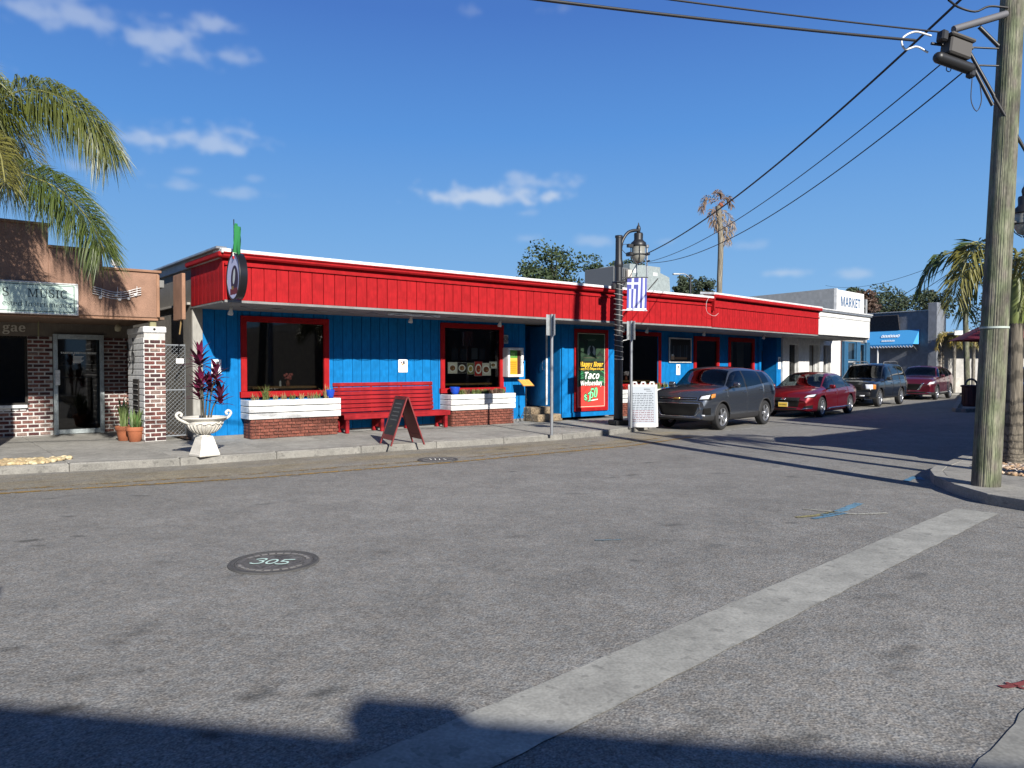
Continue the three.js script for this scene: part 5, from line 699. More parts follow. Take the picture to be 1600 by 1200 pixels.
function wheelParts(parent, name, x, z, R, side, spokes = 5, rm = rimM) {
  const w = new THREE.Group(); w.name = name; w.position.set(x, R, z); w.rotation.y = side > 0 ? 0 : Math.PI; parent.add(w); const W = .205, ri = R * .69;
  const tg = lathe([[ri - .012, -W / 2 + .02], [ri, -W / 2], [R - .04, -W / 2], [R - .012, -W / 2 + .018], [R, -W / 2 + .045], [R, W / 2 - .045], [R - .012, W / 2 - .018], [R - .04, W / 2], [ri, W / 2], [ri - .012, W / 2 - .02]], 40); tg.rotateX(Math.PI / 2); part('tyre', tg, tyreM, w);
  const bg = lathe([[ri - .02, -W / 2 + .02], [ri - .03, 0], [ri - .02, W / 2 - .02], [ri - .002, W / 2 - .008], [ri, W / 2 - .014], [ri - .012, -W / 2 + .02]], 36); bg.rotateX(Math.PI / 2); part('rim', bg, rm, w);
  const dg = new THREE.CylinderGeometry(ri * .72, ri * .72, .02, 28); dg.rotateX(Math.PI / 2); part('brake_disc', dg, brakeM, w, 0, 0, .0);
  const sp = []; for (let k = 0; k < spokes; k++) for (const o of [-.13, .13]) { const a = k / spokes * 6.283 + o + .3; const s = extr([[-.026, ri * .16], [.026, ri * .16], [.019, ri * .97], [-.019, ri * .97]], .022, .004); sp.push(mv(s, 0, 0, W / 2 - .045, 0, 0, a)); } part('spokes', merge(sp), rm, w);
  const hg = lathe([[0, .03], [.035, .03], [.05, .018], [.062, -.02], [0, -.02]], 20); hg.rotateX(Math.PI / 2); part('hub_cap', hg, rm, w, 0, 0, W / 2 - .03);
}
// stations from tail to nose: [x, halfWidth, yBottom, yBelt, halfTop, yTopEdge, yTopCentre]
function makeCar(c) {
  const o = thing(c.name, c.label, 'car', c.pos, c.ry, 'cars parked on the street'); const S = c.st, K = k => pchip(S.map(s => s[0]), S.map(s => s[k])), fw = K(1), fyb = K(2), fbelt = K(3), fwt = K(4), fye = K(5), fyc = K(6);
  const side = pchip(c.sideT || [0, .10, .30, .55, .72, .86, 1], c.sideZ || [.90, .955, .985, .985, 1.0, .985, .95]);
  const x0 = S[0][0], x1 = S[S.length - 1][0]; let xs = []; for (let x = x0; x < x1 - .3; x += .045) xs.push(x); for (let x = x1 - .3; x <= x1 + 1e-6; x += .02) xs.push(Math.min(x, x1));
  const seams = c.seams; for (const s of seams) { xs = xs.filter(x => Math.abs(x - s) > .022); xs.push(s - .012, s - .004, s + .004, s + .012); } xs.sort((a, b) => a - b);
  const A = c.axles, R = c.R, Ra = R + .055; const nb = 4, ns = 22, ng = 8, nt = 7;
  const half = x => { const w = fw(x), yb = fyb(x), be = fbelt(x), wt = fwt(x), ye = fye(x), yc = fyc(x), out = []; const z0 = w * side(0), zb = w * side(1);
    for (let i = 0; i < nb; i++) out.push([i / nb * z0, yb, 'b']); for (let i = 0; i <= ns; i++) { const t = i / ns; out.push([w * side(t), yb + (be - yb) * t, 's', t]); }
    for (let i = 1; i <= ng; i++) { const t = i / ng; out.push([zb + (wt - zb) * t + .035 * Math.sin(Math.PI * t) * Math.min(1, (ye - be) * 3), be + (ye - be) * t, 'g', t]); } for (let i = 1; i <= nt; i++) { const t = i / nt; out.push([wt * (1 - t), ye + (yc - ye) * (1 - Math.pow(1 - t, 2.2)), 't', t]); } return out; };
  const nh = half(0).length, nr = 2 * (nh - 1), pos = [], info = [];
  for (const x of xs) { const h = half(x); const ring = [...h.map(p => [p[0], p[1], p[2], p[3]]), ...h.slice(1, -1).reverse().map(p => [-p[0], p[1], p[2], p[3]])]; const groove = seams.some(s => Math.abs(x - s) < .006);
    for (const [z, y, s, t] of ring) { let zz = z, yy = y, xx = x; if (groove && s === 's' && t > .1 && x > c.doors[0] - .05 && x < c.doors[2] + .05) zz *= .984; const nz = c.noseRound ? Math.max(0, (x - (x1 - .30)) / .30) : 0; if (nz > 0) xx = x - nz * c.noseRound * Math.pow(Math.abs(z) / fw(x1 - .4), 2.4); info.push({ x: xx, y: yy, z: zz, s, t }); pos.push(xx, yy, zz); } }
  const inArch = (x, y) => A.some(a => Math.hypot(x - a, y - R) < Ra);
  const cells = []; const dead = new Set();
  for (let i = 0; i < xs.length - 1; i++) for (let j = 0; j < nr; j++) { const a = i * nr + j, b = i * nr + (j + 1) % nr, d = a + nr, e = b + nr; const I = [a, b, d, e].map(k => info[k]); const cx = I.reduce((s, p) => s + p.x, 0) / 4, cy = I.reduce((s, p) => s + p.y, 0) / 4, cz = I.reduce((s, p) => s + p.z, 0) / 4; const seg = j < nh - 1 ? half(xs[i])[j + 1][2] : info[a].s; const low = seg === 's' || seg === 'b'; if (low && Math.abs(cz) > .5 && inArch(cx, seg === 'b' ? R : cy)) continue; if (seg === 'b' && Math.abs(cz) > .48 && A.some(q => Math.abs(cx - q) < Ra)) continue; cells.push({ a, b, d, e, cx, cy, cz, seg, t: ((info[a].t ?? 0) + (info[b].t ?? 0)) / 2, ta: info[a].t, tb: info[b].t }); }
  for (const q of cells) if (q.seg === 's') for (const k of [q.a, q.b, q.d, q.e]) { const p = info[k]; for (const a of A) { const dx = p.x - a, dy = p.y - R, r = Math.hypot(dx, dy); if (r < Ra && r > .05 && Math.abs(p.z) > .4) { p.x = a + dx / r * Ra; p.y = R + dy / r * Ra; pos[k * 3] = p.x; pos[k * 3 + 1] = p.y; } } }
  const full = new THREE.BufferGeometry(); full.setAttribute('position', new THREE.Float32BufferAttribute(pos, 3)); const idx = []; for (const q of cells) idx.push(q.a, q.d, q.b, q.b, q.d, q.e); full.setIndex(idx); full.computeVertexNormals();
  // orientation check: roof normal must point up
  { const k = cells.findIndex(q => q.seg === 't' && Math.abs(q.cx) < .3); const n = full.attributes.normal.getY(cells[k].a); if (n < 0) { const id = []; for (const q of cells) id.push(q.a, q.b, q.d, q.b, q.e, q.d); full.setIndex(id); full.computeVertexNormals(); cells.flip = true; } }
  const G = c.glass, buckets = {}; const put = (n, q) => (buckets[n] = buckets[n] || []).push(q);
  for (const q of cells) {
    const sd = q.cz > 0 ? 'left' : 'right';
    if (q.seg === 't' && q.cx > G.ws[0] && q.cx < G.ws[1] && q.t > .10) put('windshield', q);
    else if (q.seg === 't' && q.cx < G.rw[0] && q.cx > G.rw[1] && q.t > .16) put('rear_window', q);
    else if (q.seg === 'g') { const w = G.side.findIndex(([a, b]) => q.cx > a && q.cx < b); const lo = Math.min(...G.side.map(a => a[0])), hi = Math.max(...G.side.map(a => a[1])); if (w >= 0 && q.t > .10 && q.t < .90) put('side_window|' + sd + w, q); else if (q.t > .10 && q.t < .90 && q.cx > lo && q.cx < hi) put('pillar|' + sd, q); else put('body', q); }
    else if (q.seg === 's' && q.t < (c.clad ?? .1)) put('sill_trim', q);
    else if (q.seg === 'b') put('underbody', q);
    else if (q.seg === 's' && q.cx > c.doors[0] && q.cx < c.doors[2]) put('door|' + sd + (q.cx > c.doors[1] ? 'f' : 'r'), q);
    else put('body', q);
  }
  const N = full.attributes.normal; const geo = qs => { const p = [], n = []; const pushV = k => { p.push(pos[k * 3], pos[k * 3 + 1], pos[k * 3 + 2]); n.push(N.getX(k), N.getY(k), N.getZ(k)); }; for (const q of qs) (cells.flip ? [q.a, q.b, q.d, q.b, q.e, q.d] : [q.a, q.d, q.b, q.b, q.d, q.e]).forEach(pushV); const g = new THREE.BufferGeometry(); g.setAttribute('position', new THREE.Float32BufferAttribute(p, 3)); g.setAttribute('normal', new THREE.Float32BufferAttribute(n, 3)); return g; };
  const paintM = phys(c.color, c.rough ?? .35, { metalness: c.metal ?? .45, clearcoat: 1, clearcoatRoughness: .06 });
  // end caps
  const cap = i => { const pts = []; for (let j = 0; j < nr; j++) pts.push(i * nr + j); const m = V(); pts.forEach(k => m.add(V(pos[k * 3], pos[k * 3 + 1], pos[k * 3 + 2]))); m.multiplyScalar(1 / nr); const p = []; for (let j = 0; j < nr; j++) { const a = pts[j], b = pts[(j + 1) % nr]; const t = [[m.x, m.y, m.z], [pos[a * 3], pos[a * 3 + 1], pos[a * 3 + 2]], [pos[b * 3], pos[b * 3 + 1], pos[b * 3 + 2]]]; if ((i > 0) === !cells.flip) p.push(...t[0], ...t[2], ...t[1]); else p.push(...t[0], ...t[1], ...t[2]); } const g = new THREE.BufferGeometry(); g.setAttribute('position', new THREE.Float32BufferAttribute(p, 3)); g.computeVertexNormals(); return g; };
  const body = part('body', merge([geo(buckets.body), cap(0), cap(xs.length - 1)]), paintM, o);
  const doors = {}; for (const [k, qs] of Object.entries(buckets)) { if (k === 'body') continue; const n = k.split('|')[0]; const m = n === 'door' ? paintM : n === 'pillar' ? M.black : n === 'sill_trim' || n === 'underbody' ? (c.cladPaint && n === 'sill_trim' ? paintM : plastic) : n === 'windshield' ? carGlass : n === 'rear_window' ? (c.dark ? privGlass : carGlass) : c.dark && !k.endsWith('0') ? privGlass : carGlass; const me = part(n, geo(qs), m, o); if (n === 'door') doors[k.split('|')[1]] = me; if (n !== 'door' && m !== paintM) me.castShadow = !n.includes('wind'); }
  // ray on the finished shell, for lamps and trim that must hug it
  const shell = new THREE.Mesh(mergeGeometries([geo(cells), cap(xs.length - 1), cap(0)].map(g => { const q = g.clone(); q.deleteAttribute('normal'); return q; })), new THREE.MeshBasicMaterial({ side: 2 })); shell.updateMatrixWorld(); const rc = new THREE.Raycaster();
  const hit = (p, d) => { rc.set(p.clone().addScaledVector(d, 2), d.clone().negate()); const h = rc.intersectObject(shell)[0]; return h ? h.point : null; };
  const patch = (name, corners, d, m, off = .006, parent = o, nu = 8, nv = 4) => { d = d.clone().normalize(); const C = corners.map(p => V(...p)), P = []; for (let j = 0; j <= nv; j++) for (let i = 0; i <= nu; i++) { const u = i / nu, v = j / nv, p = C[0].clone().multiplyScalar((1 - u) * (1 - v)).addScaledVector(C[1], u * (1 - v)).addScaledVector(C[2], u * v).addScaledVector(C[3], (1 - u) * v); const h = hit(p, d) || p; P.push(h.addScaledVector(d, off)); }
    const pp = [], ii = []; P.forEach(p => pp.push(p.x, p.y, p.z)); const base = P.length; P.forEach(p => { const q = p.clone().addScaledVector(d, -Math.abs(off) - .03); pp.push(q.x, q.y, q.z); }); const W = nu + 1; for (let j = 0; j < nv; j++) for (let i = 0; i < nu; i++) { const a = j * W + i; ii.push(a, a + 1, a + W, a + 1, a + W + 1, a + W); }
    const rim = []; for (let i = 0; i <= nu; i++) rim.push(i); for (let j = 1; j <= nv; j++) rim.push(j * W + nu); for (let i = nu - 1; i >= 0; i--) rim.push(nv * W + i); for (let j = nv - 1; j > 0; j--) rim.push(j * W); for (let k = 0; k < rim.length; k++) { const a = rim[k], b = rim[(k + 1) % rim.length]; ii.push(a, a + base, b, b, a + base, b + base); }
    let g = new THREE.BufferGeometry(); g.setAttribute('position', new THREE.Float32BufferAttribute(pp, 3)); g.setIndex(ii); g.computeVertexNormals(); return part(name, g, m, parent); };
  for (const s of [1, -1]) { wheelParts(o, 'wheel', A[0], s * (fw(A[0]) - .115), R, s, c.spokes, c.rim); wheelParts(o, 'wheel', A[1], s * (fw(A[1]) - .115), R, s, c.spokes, c.rim);
    for (const a of A) { const g = new THREE.CylinderGeometry(Ra + .004, Ra + .004, .42, 28, 1, true, 0, Math.PI); g.rotateX(Math.PI / 2); g.rotateZ(Math.PI / 2 - Math.PI / 2); const l = part('wheel_liner', g, std([.01, .01, .01], .95, { side: 2 }), o, a, R, s * (fw(a) - .235)); l.rotation.z = Math.PI / 2; }
    // mirror and handles
    const mx = c.mirror, my = fbelt(mx) + .07; const mg = rbox(.13, .14, .20, .055, 4); part('mirror', mg, c.mirrorM || paintM, o, mx, my + .02, s * (fw(mx) + .09), 0, s * .12, 0); part('mirror_stalk', cbox(.08, .05, .12, .012), plastic, o, mx + .02, my - .03, s * (fw(mx) - .0));
    for (const [k, hx] of [['f', c.doors[1] + .17], ['r', c.doors[0] + .2]]) { const dk = doors[(s > 0 ? 'left' : 'right') + k]; const hy = fbelt(hx) - .14, p = hit(V(hx, hy, s * 1), V(0, 0, s)); if (p) part('handle', rbox(.17, .03, .035, .012, 2), c.handleM || paintM, dk || o, p.x, p.y, p.z + s * .012); }
    if (c.strip) { const a = c.strip; patch('side_molding', [[c.doors[0], a[0], s], [c.doors[2], a[0], s], [c.doors[2], a[1], s], [c.doors[0], a[1], s]], V(0, 0, s), a[2], .012, o, 16, 1); }
    if (c.archTrim) for (const a of A) { const pts = []; for (let k = 0; k <= 16; k++) { const t = .04 * Math.PI + k / 16 * .92 * Math.PI, x = a + Math.cos(t) * (Ra + .015), y = R + Math.sin(t) * (Ra + .015), h = hit(V(x, y, s), V(0, 0, s)); if (h) pts.push(h); } if (pts.length > 4) part('arch_trim', tube(pts, .022, 30, 5), plastic, o); }
  }
  const mid = (c.glass.ws[0] + c.glass.rw[0]) / 2;
  for (const [x, zs] of [[c.glass.ws[0] - .35, [-.36, .36]], [c.glass.ws[0] - 1.3, [-.42, 0, .42]]]) for (const z of zs) { const yb = fbelt(x); const st = new THREE.Group(); st.name = 'seat'; st.position.set(x, 0, z); o.add(st); part('backrest', rbox(.13, .58, .44, .05), seatM, st, -.1, yb - .12, 0, 0, 0, .2); part('headrest', rbox(.09, .17, .26, .04), seatM, st, -.17, yb + .25, 0); part('cushion', rbox(.5, .16, .46, .05), seatM, st, .12, yb - .48, 0); }
  part('dashboard', rbox(.42, .2, 1.2, .06), seatM, o, c.glass.ws[1] - .3, fbelt(c.glass.ws[1]) - .06, 0); const sw = part('steering_wheel', new THREE.TorusGeometry(.18, .016, 8, 28), seatM, o, c.glass.ws[0] + .12, fbelt(0) - .02, -.36, 0, Math.PI / 2, 0); sw.rotation.order = 'YXZ'; sw.rotation.x = -.4; part('cabin_floor', cbox(2.6, .05, 1.3), seatM, o, mid, fyb(0) + .16, 0);
  c.face(o, patch, { paintM, hit, fw, fyc, x1 }); return o;
}
const D1 = V(1, 0, 0), DC = s => V(1, .1, s * .75);
function plate(o, x, y, tint = '#d8b64a') { const p = part('licence_plate', cbox(.012, .15, .31, .003), std([.5, .5, .5], .5), o, x, y, 0); part('plate_print', new THREE.PlaneGeometry(.30, .14), std([1, 1, 1], .5, { map: canvasTex(128, 60, (c, w, h) => { c.fillStyle = tint; c.fillRect(0, 0, w, h); c.fillStyle = '#5a4a2a'; for (let i = 0; i < 6; i++) c.fillRect(14 + i * 17, 20, 11, 24); }) }), p, .0075, 0, 0, 0, Math.PI / 2); }
const carPlace = (front, rear, axF, axR, w) => { // from the two left wheel contact points (x, z)
  const dx = front[0] - rear[0], dz = front[1] - rear[1], L = Math.hypot(dx, dz), ux = dx / L, uz = dz / L, m = (axF + axR) / 2; const cx = (front[0] + rear[0]) / 2, cz = (front[1] + rear[1]) / 2;
  const ry = Math.atan2(-uz, ux); const lx = Math.sin(ry), lz = Math.cos(ry); return { pos: [cx - ux * m + lx * w, 0, cz - uz * m + lz * w], ry };
};
const XC = { // compact crossover
  st: [[-2.12, .74, .44, .92, .58, 1.02, 1.04], [-2.07, .82, .36, 1.06, .64, 1.22, 1.25], [-1.93, .86, .30, 1.18, .62, 1.43, 1.465], [-1.70, .885, .26, 1.21, .605, 1.525, 1.57], [-1.3, .892, .25, 1.19, .605, 1.555, 1.60], [-.6, .892, .24, 1.13, .615, 1.60, 1.65], [-.1, .89, .24, 1.10, .62, 1.61, 1.665], [.20, .889, .24, 1.09, .615, 1.595, 1.65], [.42, .888, .24, 1.08, .61, 1.545, 1.60], [1.0, .885, .24, 1.065, .735, 1.13, 1.175], [1.35, .88, .24, 1.03, .745, 1.09, 1.14], [1.75, .86, .25, .985, .74, 1.03, 1.08], [1.95, .825, .26, .94, .72, .97, 1.02], [2.06, .785, .27, .86, .69, .90, .94], [2.13, .74, .30, .74, .65, .76, .785]],
  axles: [-1.29, 1.265], R: .345, seams: [-1.15, -.12, 1.0], doors: [-1.15, -.12, 1.0], glass: { ws: [.43, .97], rw: [-1.72, -2.04], side: [[-.06, .88], [-1.05, -.14], [-1.52, -1.12]] }, mirror: .70, clad: .17, archTrim: true, noseRound: .12,
};
{
  const P = carPlace([16.6, -11.58], [19.13, -11.93], 1.265, -1.29, .885);
  makeCar({ ...XC, name: 'gray_crossover', label: 'gray compact crossover parked first behind the white menu board', ...P, color: [.095, .108, .13], metal: .75, rough: .27, dark: true, spokes: 5, face(o, patch, { x1 }) {
    patch('grille', [[2, .39, .47], [2, .39, -.47], [2, .69, -.60], [2, .69, .60]], D1, M.blackMatte, .008, o, 10, 4); patch('grille_surround', [[2, .695, .62], [2, .695, -.62], [2, .72, -.62], [2, .72, .62]], D1, M.chrome, .014, o, 10, 1); patch('grille_surround', [[2, .365, .46], [2, .365, -.46], [2, .388, -.48], [2, .388, .48]], D1, M.chrome, .014, o, 10, 1);
    for (const s of [1, -1]) { patch('grille_surround', [[2, .385, s * .47], [2, .53, s * .63], [2, .54, s * .655], [2, .365, s * .49]], D1, M.chrome, .014, o, 6, 2); patch('grille_surround', [[2, .53, s * .63], [2, .70, s * .60], [2, .72, s * .625], [2, .54, s * .655]], D1, M.chrome, .014, o, 6, 2); }
    patch('upper_grille', [[2, .80, .55], [2, .80, -.55], [2, .865, -.55], [2, .865, .55]], D1, M.blackMatte, .008, o, 10, 2); patch('grille_bar', [[2, .823, .53], [2, .823, -.53], [2, .842, -.53], [2, .842, .53]], D1, M.chrome, .016, o, 10, 1);
    patch('emblem', [[2, .81, .10], [2, .81, -.08], [2, .855, -.10], [2, .855, .08]], D1, std([.5, .33, .10], .3, { metalness: .8 }), .024, o, 3, 1);
    for (const s of [1, -1]) { patch('headlight_bezel', [[2, .775, s * .52], [1.85, .79, s * .82], [1.60, .97, s * .86], [1.9, .90, s * .54]], DC(s), M.blackMatte, .006); patch('headlight', [[2, .80, s * .56], [1.88, .82, s * .77], [1.80, .93, s * .79], [1.92, .885, s * .58]], DC(s), lensM, .012); patch('turn_signal', [[1.8, .83, s * .80], [1.66, .86, s * .85], [1.62, .96, s * .85], [1.78, .94, s * .81]], DC(s), amberM, .014, o, 3, 2); patch('fog_pocket', [[2, .42, s * .66], [1.85, .42, s * .83], [1.85, .60, s * .83], [2, .58, s * .68]], DC(s), M.blackMatte, .008); patch('fog_lamp', [[2, .38, s * .64], [2, .38, s * .74], [2, .42, s * .74], [2, .42, s * .64]], DC(s), lensM, .014, o, 3, 2); }
    patch('lower_lip', [[2, .26, .60], [2, .26, -.60], [2, .345, -.64], [2, .345, .64]], D1, plastic, .012, o, 10, 2);
  } });
}
{ // sedan
  const P = carPlace([23.3, -12.47], [26.08, -12.92], 1.40, -1.40, .90);
  makeCar({ name: 'red_sedan', label: 'dark red sedan with yellow plate parked between gray crossover and black wagon', ...P, color: [.15, .005, .009], metal: .5, rough: .32, spokes: 5,
    st: [[-2.42, .72, .42, .80, .55, .90, .92], [-2.36, .80, .34, .88, .62, 1.0, 1.03], [-2.1, .86, .27, .93, .68, 1.045, 1.08], [-1.75, .90, .22, .95, .70, 1.07, 1.10], [-1.0, .925, .18, .96, .60, 1.36, 1.41], [-.5, .93, .17, .94, .585, 1.42, 1.47], [0, .93, .17, .92, .59, 1.42, 1.475], [.3, .93, .17, .91, .59, 1.38, 1.44], [1.25, .92, .17, .89, .73, .95, 1.0], [1.6, .91, .18, .85, .74, .91, .965], [2.05, .87, .20, .78, .72, .82, .885], [2.25, .81, .21, .72, .68, .76, .81], [2.36, .75, .23, .64, .62, .68, .72], [2.42, .70, .27, .54, .56, .57, .59]],
    axles: [-1.40, 1.40], R: .335, seams: [-1.05, .02, 1.15], doors: [-1.05, .02, 1.15], glass: { ws: [.32, 1.2], rw: [-1.02, -1.7], side: [[.06, 1.0], [-.95, 0], [-1.5, -1.02]] }, mirror: .82, clad: .06, cladPaint: true, noseRound: .16, strip: [.27, .30, M.chrome],
    face(o, patch) {
      patch('grille', [[2, .36, .44], [2, .36, -.44], [2, .66, -.52], [2, .66, .52]], D1, M.blackMatte, .008, o, 10, 4); for (let k = 0; k < 5; k++) patch('grille_bar', [[2, .56 + k * .022, .48], [2, .56 + k * .022, -.48], [2, .567 + k * .022, -.48], [2, .567 + k * .022, .48]], D1, std([.2, .2, .2], .3, { metalness: .8 }), .014, o, 10, 1); patch('emblem', [[2, .585, .09], [2, .585, -.09], [2, .645, -.07], [2, .645, .07]], D1, M.chrome, .022, o, 4, 2); plate(o, 2.43, .43);
      for (const s of [1, -1]) { patch('headlight_bezel', [[2.2, .62, s * .52], [1.95, .66, s * .82], [1.75, .78, s * .86], [2.05, .73, s * .56]], DC(s), M.blackMatte, .006); patch('headlight', [[2.2, .64, s * .55], [1.97, .68, s * .78], [1.82, .76, s * .82], [2.05, .72, s * .58]], DC(s), lensM, .012); patch('fog_pocket', [[2.3, .30, s * .55], [2.1, .32, s * .82], [2.1, .42, s * .83], [2.3, .38, s * .62]], DC(s), M.blackMatte, .008); patch('fog_trim', [[2.3, .27, s * .50], [2.1, .30, s * .82], [2.1, .325, s * .83], [2.3, .315, s * .56]], DC(s), M.chrome, .014, o, 6, 1); }
      patch('lower_grille', [[2, .24, .40], [2, .24, -.40], [2, .33, -.42], [2, .33, .42]], D1, M.blackMatte, .008, o, 8, 2); } });
}
{ // boxy black wagon
  const P = carPlace([31.2, -14.2], [34.06, -14.6], 1.42, -1.47, .92);
  makeCar({ name: 'black_wagon', label: 'boxy black sport utility wagon with roof rails parked behind the red sedan', ...P, color: [.008, .009, .011], metal: .1, rough: .3, dark: true, spokes: 5,
    st: [[-2.42, .86, .45, 1.02, .64, 1.12, 1.14], [-2.38, .90, .36, 1.08, .68, 1.40, 1.42], [-2.25, .92, .34, 1.10, .67, 1.68, 1.73], [-1.8, .935, .33, 1.10, .67, 1.735, 1.78], [-.6, .935, .33, 1.08, .675, 1.76, 1.80], [.1, .935, .33, 1.07, .67, 1.74, 1.785], [.32, .935, .33, 1.065, .66, 1.68, 1.73], [.98, .93, .33, 1.06, .76, 1.12, 1.16], [1.4, .925, .33, 1.05, .78, 1.09, 1.13], [2.0, .91, .34, 1.01, .77, 1.05, 1.09], [2.25, .88, .35, .95, .74, 1.0, 1.04], [2.36, .85, .36, .85, .72, .90, .93], [2.42, .83, .40, .74, .70, .78, .79]],
    axles: [-1.47, 1.42], R: .37, seams: [-1.25, -.2, .92], doors: [-1.25, -.2, .92], glass: { ws: [.34, .95], rw: [-2.2, -2.4], side: [[-.14, .82], [-1.15, -.24], [-2.12, -1.3]] }, mirror: .68, clad: .10, noseRound: .06, sideT: [0, .12, .4, .6, .85, 1], sideZ: [.92, .97, .99, 1, .995, .965], mirrorM: plastic, archTrim: true,
    face(o, patch) {
      patch('grille', [[2, .72, .46], [2, .72, -.46], [2, .92, -.48], [2, .92, .48]], D1, M.blackMatte, .008, o, 10, 3); patch('bumper', [[2, .44, .80], [2, .44, -.80], [2, .62, -.80], [2, .62, .80]], D1, std([.012, .012, .014], .5), .03, o, 10, 3); patch('grille_bar', [[2, .81, .45], [2, .81, -.45], [2, .83, -.45], [2, .83, .45]], D1, M.blackMatte, .02, o, 8, 1);
      for (const s of [1, -1]) { patch('headlight', [[2.2, .72, s * .50], [2.1, .72, s * .76], [2.1, .92, s * .76], [2.2, .92, s * .50]], DC(s), lensM, .012); patch('turn_signal', [[2.1, .73, s * .765], [1.95, .73, s * .88], [1.95, .92, s * .88], [2.1, .92, s * .765]], DC(s), amberM, .014); patch('fog_lamp', [[2.3, .44, s * .42], [2.3, .44, s * .60], [2.3, .50, s * .60], [2.3, .50, s * .42]], D1, lensM, .034, o, 3, 2); const rl = part('roof_rail', tube([V(-1.9, 1.76, s * .62), V(-1.85, 1.83, s * .62), V(-.6, 1.87, s * .63), V(.05, 1.83, s * .62), V(.1, 1.76, s * .62)], .02, 30, 6), std([.1, .1, .1], .4), o); part('rail_foot', cbox(.12, .06, .05, .01), plastic, rl, -.6, 1.83, s * .63); } } });
}
{ // dark red crossover
  const P = carPlace([40.0, -15.4], [42.78, -15.85], 1.42, -1.40, .95);
  makeCar({ ...XC, name: 'maroon_crossover', label: 'maroon crossover with bright headlights parked behind the black wagon', ...P, color: [.085, .006, .014], metal: .35, rough: .33, dark: true, spokes: 5, mirror: .9,
    st: XC.st.map(s => [s[0] * 1.13, s[1] * 1.07, s[2], s[3] * 1.03, s[4] * 1.05, s[5] * 1.03, s[6] * 1.03]), axles: [-1.40, 1.42], R: .365, seams: [-1.25, -.1, 1.12], doors: [-1.25, -.1, 1.12], glass: { ws: [.49, 1.10], rw: [-1.95, -2.3], side: [[-.04, .98], [-1.15, -.14], [-1.7, -1.25]] }, strip: [.33, .37, M.chrome],
    face(o, patch) { patch('grille', [[2, .50, .34], [2, .50, -.34], [2, .80, -.42], [2, .80, .42]], D1, M.blackMatte, .008, o, 8, 4); for (const s of [1, -1]) { patch('grille_bar', [[2, .50, s * .22], [2, .84, s * .46], [2, .86, s * .56], [2, .50, s * .32]], D1, M.chrome, .02, o, 6, 3); patch('headlight', [[2.2, .74, s * .55], [1.95, .80, s * .84], [1.8, .93, s * .88], [2.1, .86, s * .62]], DC(s), lensM, .014); patch('fog_lamp', [[2.2, .36, s * .55], [2.2, .36, s * .80], [2.2, .39, s * .80], [2.2, .39, s * .55]], DC(s), M.chrome, .014, o, 4, 1); } patch('lower_grille', [[2, .28, .6], [2, .28, -.6], [2, .42, -.6], [2, .42, .6]], D1, M.blackMatte, .008, o, 8, 2); } });
}
{ // dark car on the right-hand side of the street, half hidden by the pole and palm
  const p = at(1606, 630, 27);
  makeCar({ ...XC, name: 'dark_blue_car', label: 'dark blue car seen past the palm trunk beneath the red umbrella', pos: [p.x + 1.2, 0, p.z - .2], ry: Math.PI + .06, color: [.012, .010, .05], metal: .4, rough: .3, dark: true, spokes: 5,
    face(o, patch) { patch('grille', [[2, .40, .5], [2, .40, -.5], [2, .66, -.55], [2, .66, .55]], D1, M.blackMatte, .008, o, 8, 4); for (const s of [1, -1]) patch('headlight', [[2, .70, s * .50], [1.88, .74, s * .76], [1.80, .86, s * .78], [1.92, .80, s * .54]], DC(s), lensM, .012); } });
}
// ---------------------------------------------------------------- palms, trees
// one frond: rachis curve + leaflets; plume > 0 sets leaflets all round the rachis
function frondGeo(pts, n, len, wid, plume, droop) {
  const c = new THREE.CatmullRomCurve3(pts), L = [], R = tube(pts, .012, 18, 5), up = V(0, 1, 0);
  for (let i = 0; i < n; i++) {
    const t = .10 + .90 * (i + rnd(.8)) / n, p = c.getPoint(Math.min(1, t)), d = c.getTangent(Math.min(1, t)); const sd = d.clone().cross(up).normalize(), nn = sd.clone().cross(d).normalize(); const s = i % 2 ? 1 : -1;
    const ang = plume ? rnd(-plume, plume) : rnd(-.25, .15); const dir = sd.clone().multiplyScalar(s * Math.cos(ang)).addScaledVector(nn, Math.sin(ang)).addScaledVector(d, .55 + t * .5).normalize();
    const l = len * (t < .25 ? .55 + t * 1.8 : 1 - Math.max(0, t - .6) * .9) * rnd(.8, 1.15), q = p.clone().addScaledVector(dir, l * .55), e = p.clone().addScaledVector(dir, l).add(V(0, -l * droop * rnd(.6, 1.3), 0)); q.y -= l * droop * .18;
    const wv = d.clone().multiplyScalar(wid / 2).add(nn.clone().multiplyScalar(rnd(-wid, wid) * .4)); const a = p, b1 = q.clone().add(wv), b2 = q.clone().sub(wv); L.push(...[a, b1, b2, b1, e, b2].flatMap(v => v.toArray()));
  }
  const g = new THREE.BufferGeometry(); g.setAttribute('position', new THREE.Float32BufferAttribute(L, 3)); g.computeVertexNormals(); return { rachis: R, leaf: g };
}
function leafyFrond(parent, pts, n, len, wid, plume, droop, mat, rm) { const f = frondGeo(pts, n, len, wid, plume, droop); const m = part('frond', f.leaf, mat, parent); part('rachis', f.rachis, rm, m); return m; }
const rachisM = std([.20, .19, .06], .6);
const palmLeaf = (c, tr = .25) => phys(c, .45, { side: 2, transmission: tr, thickness: 0 });
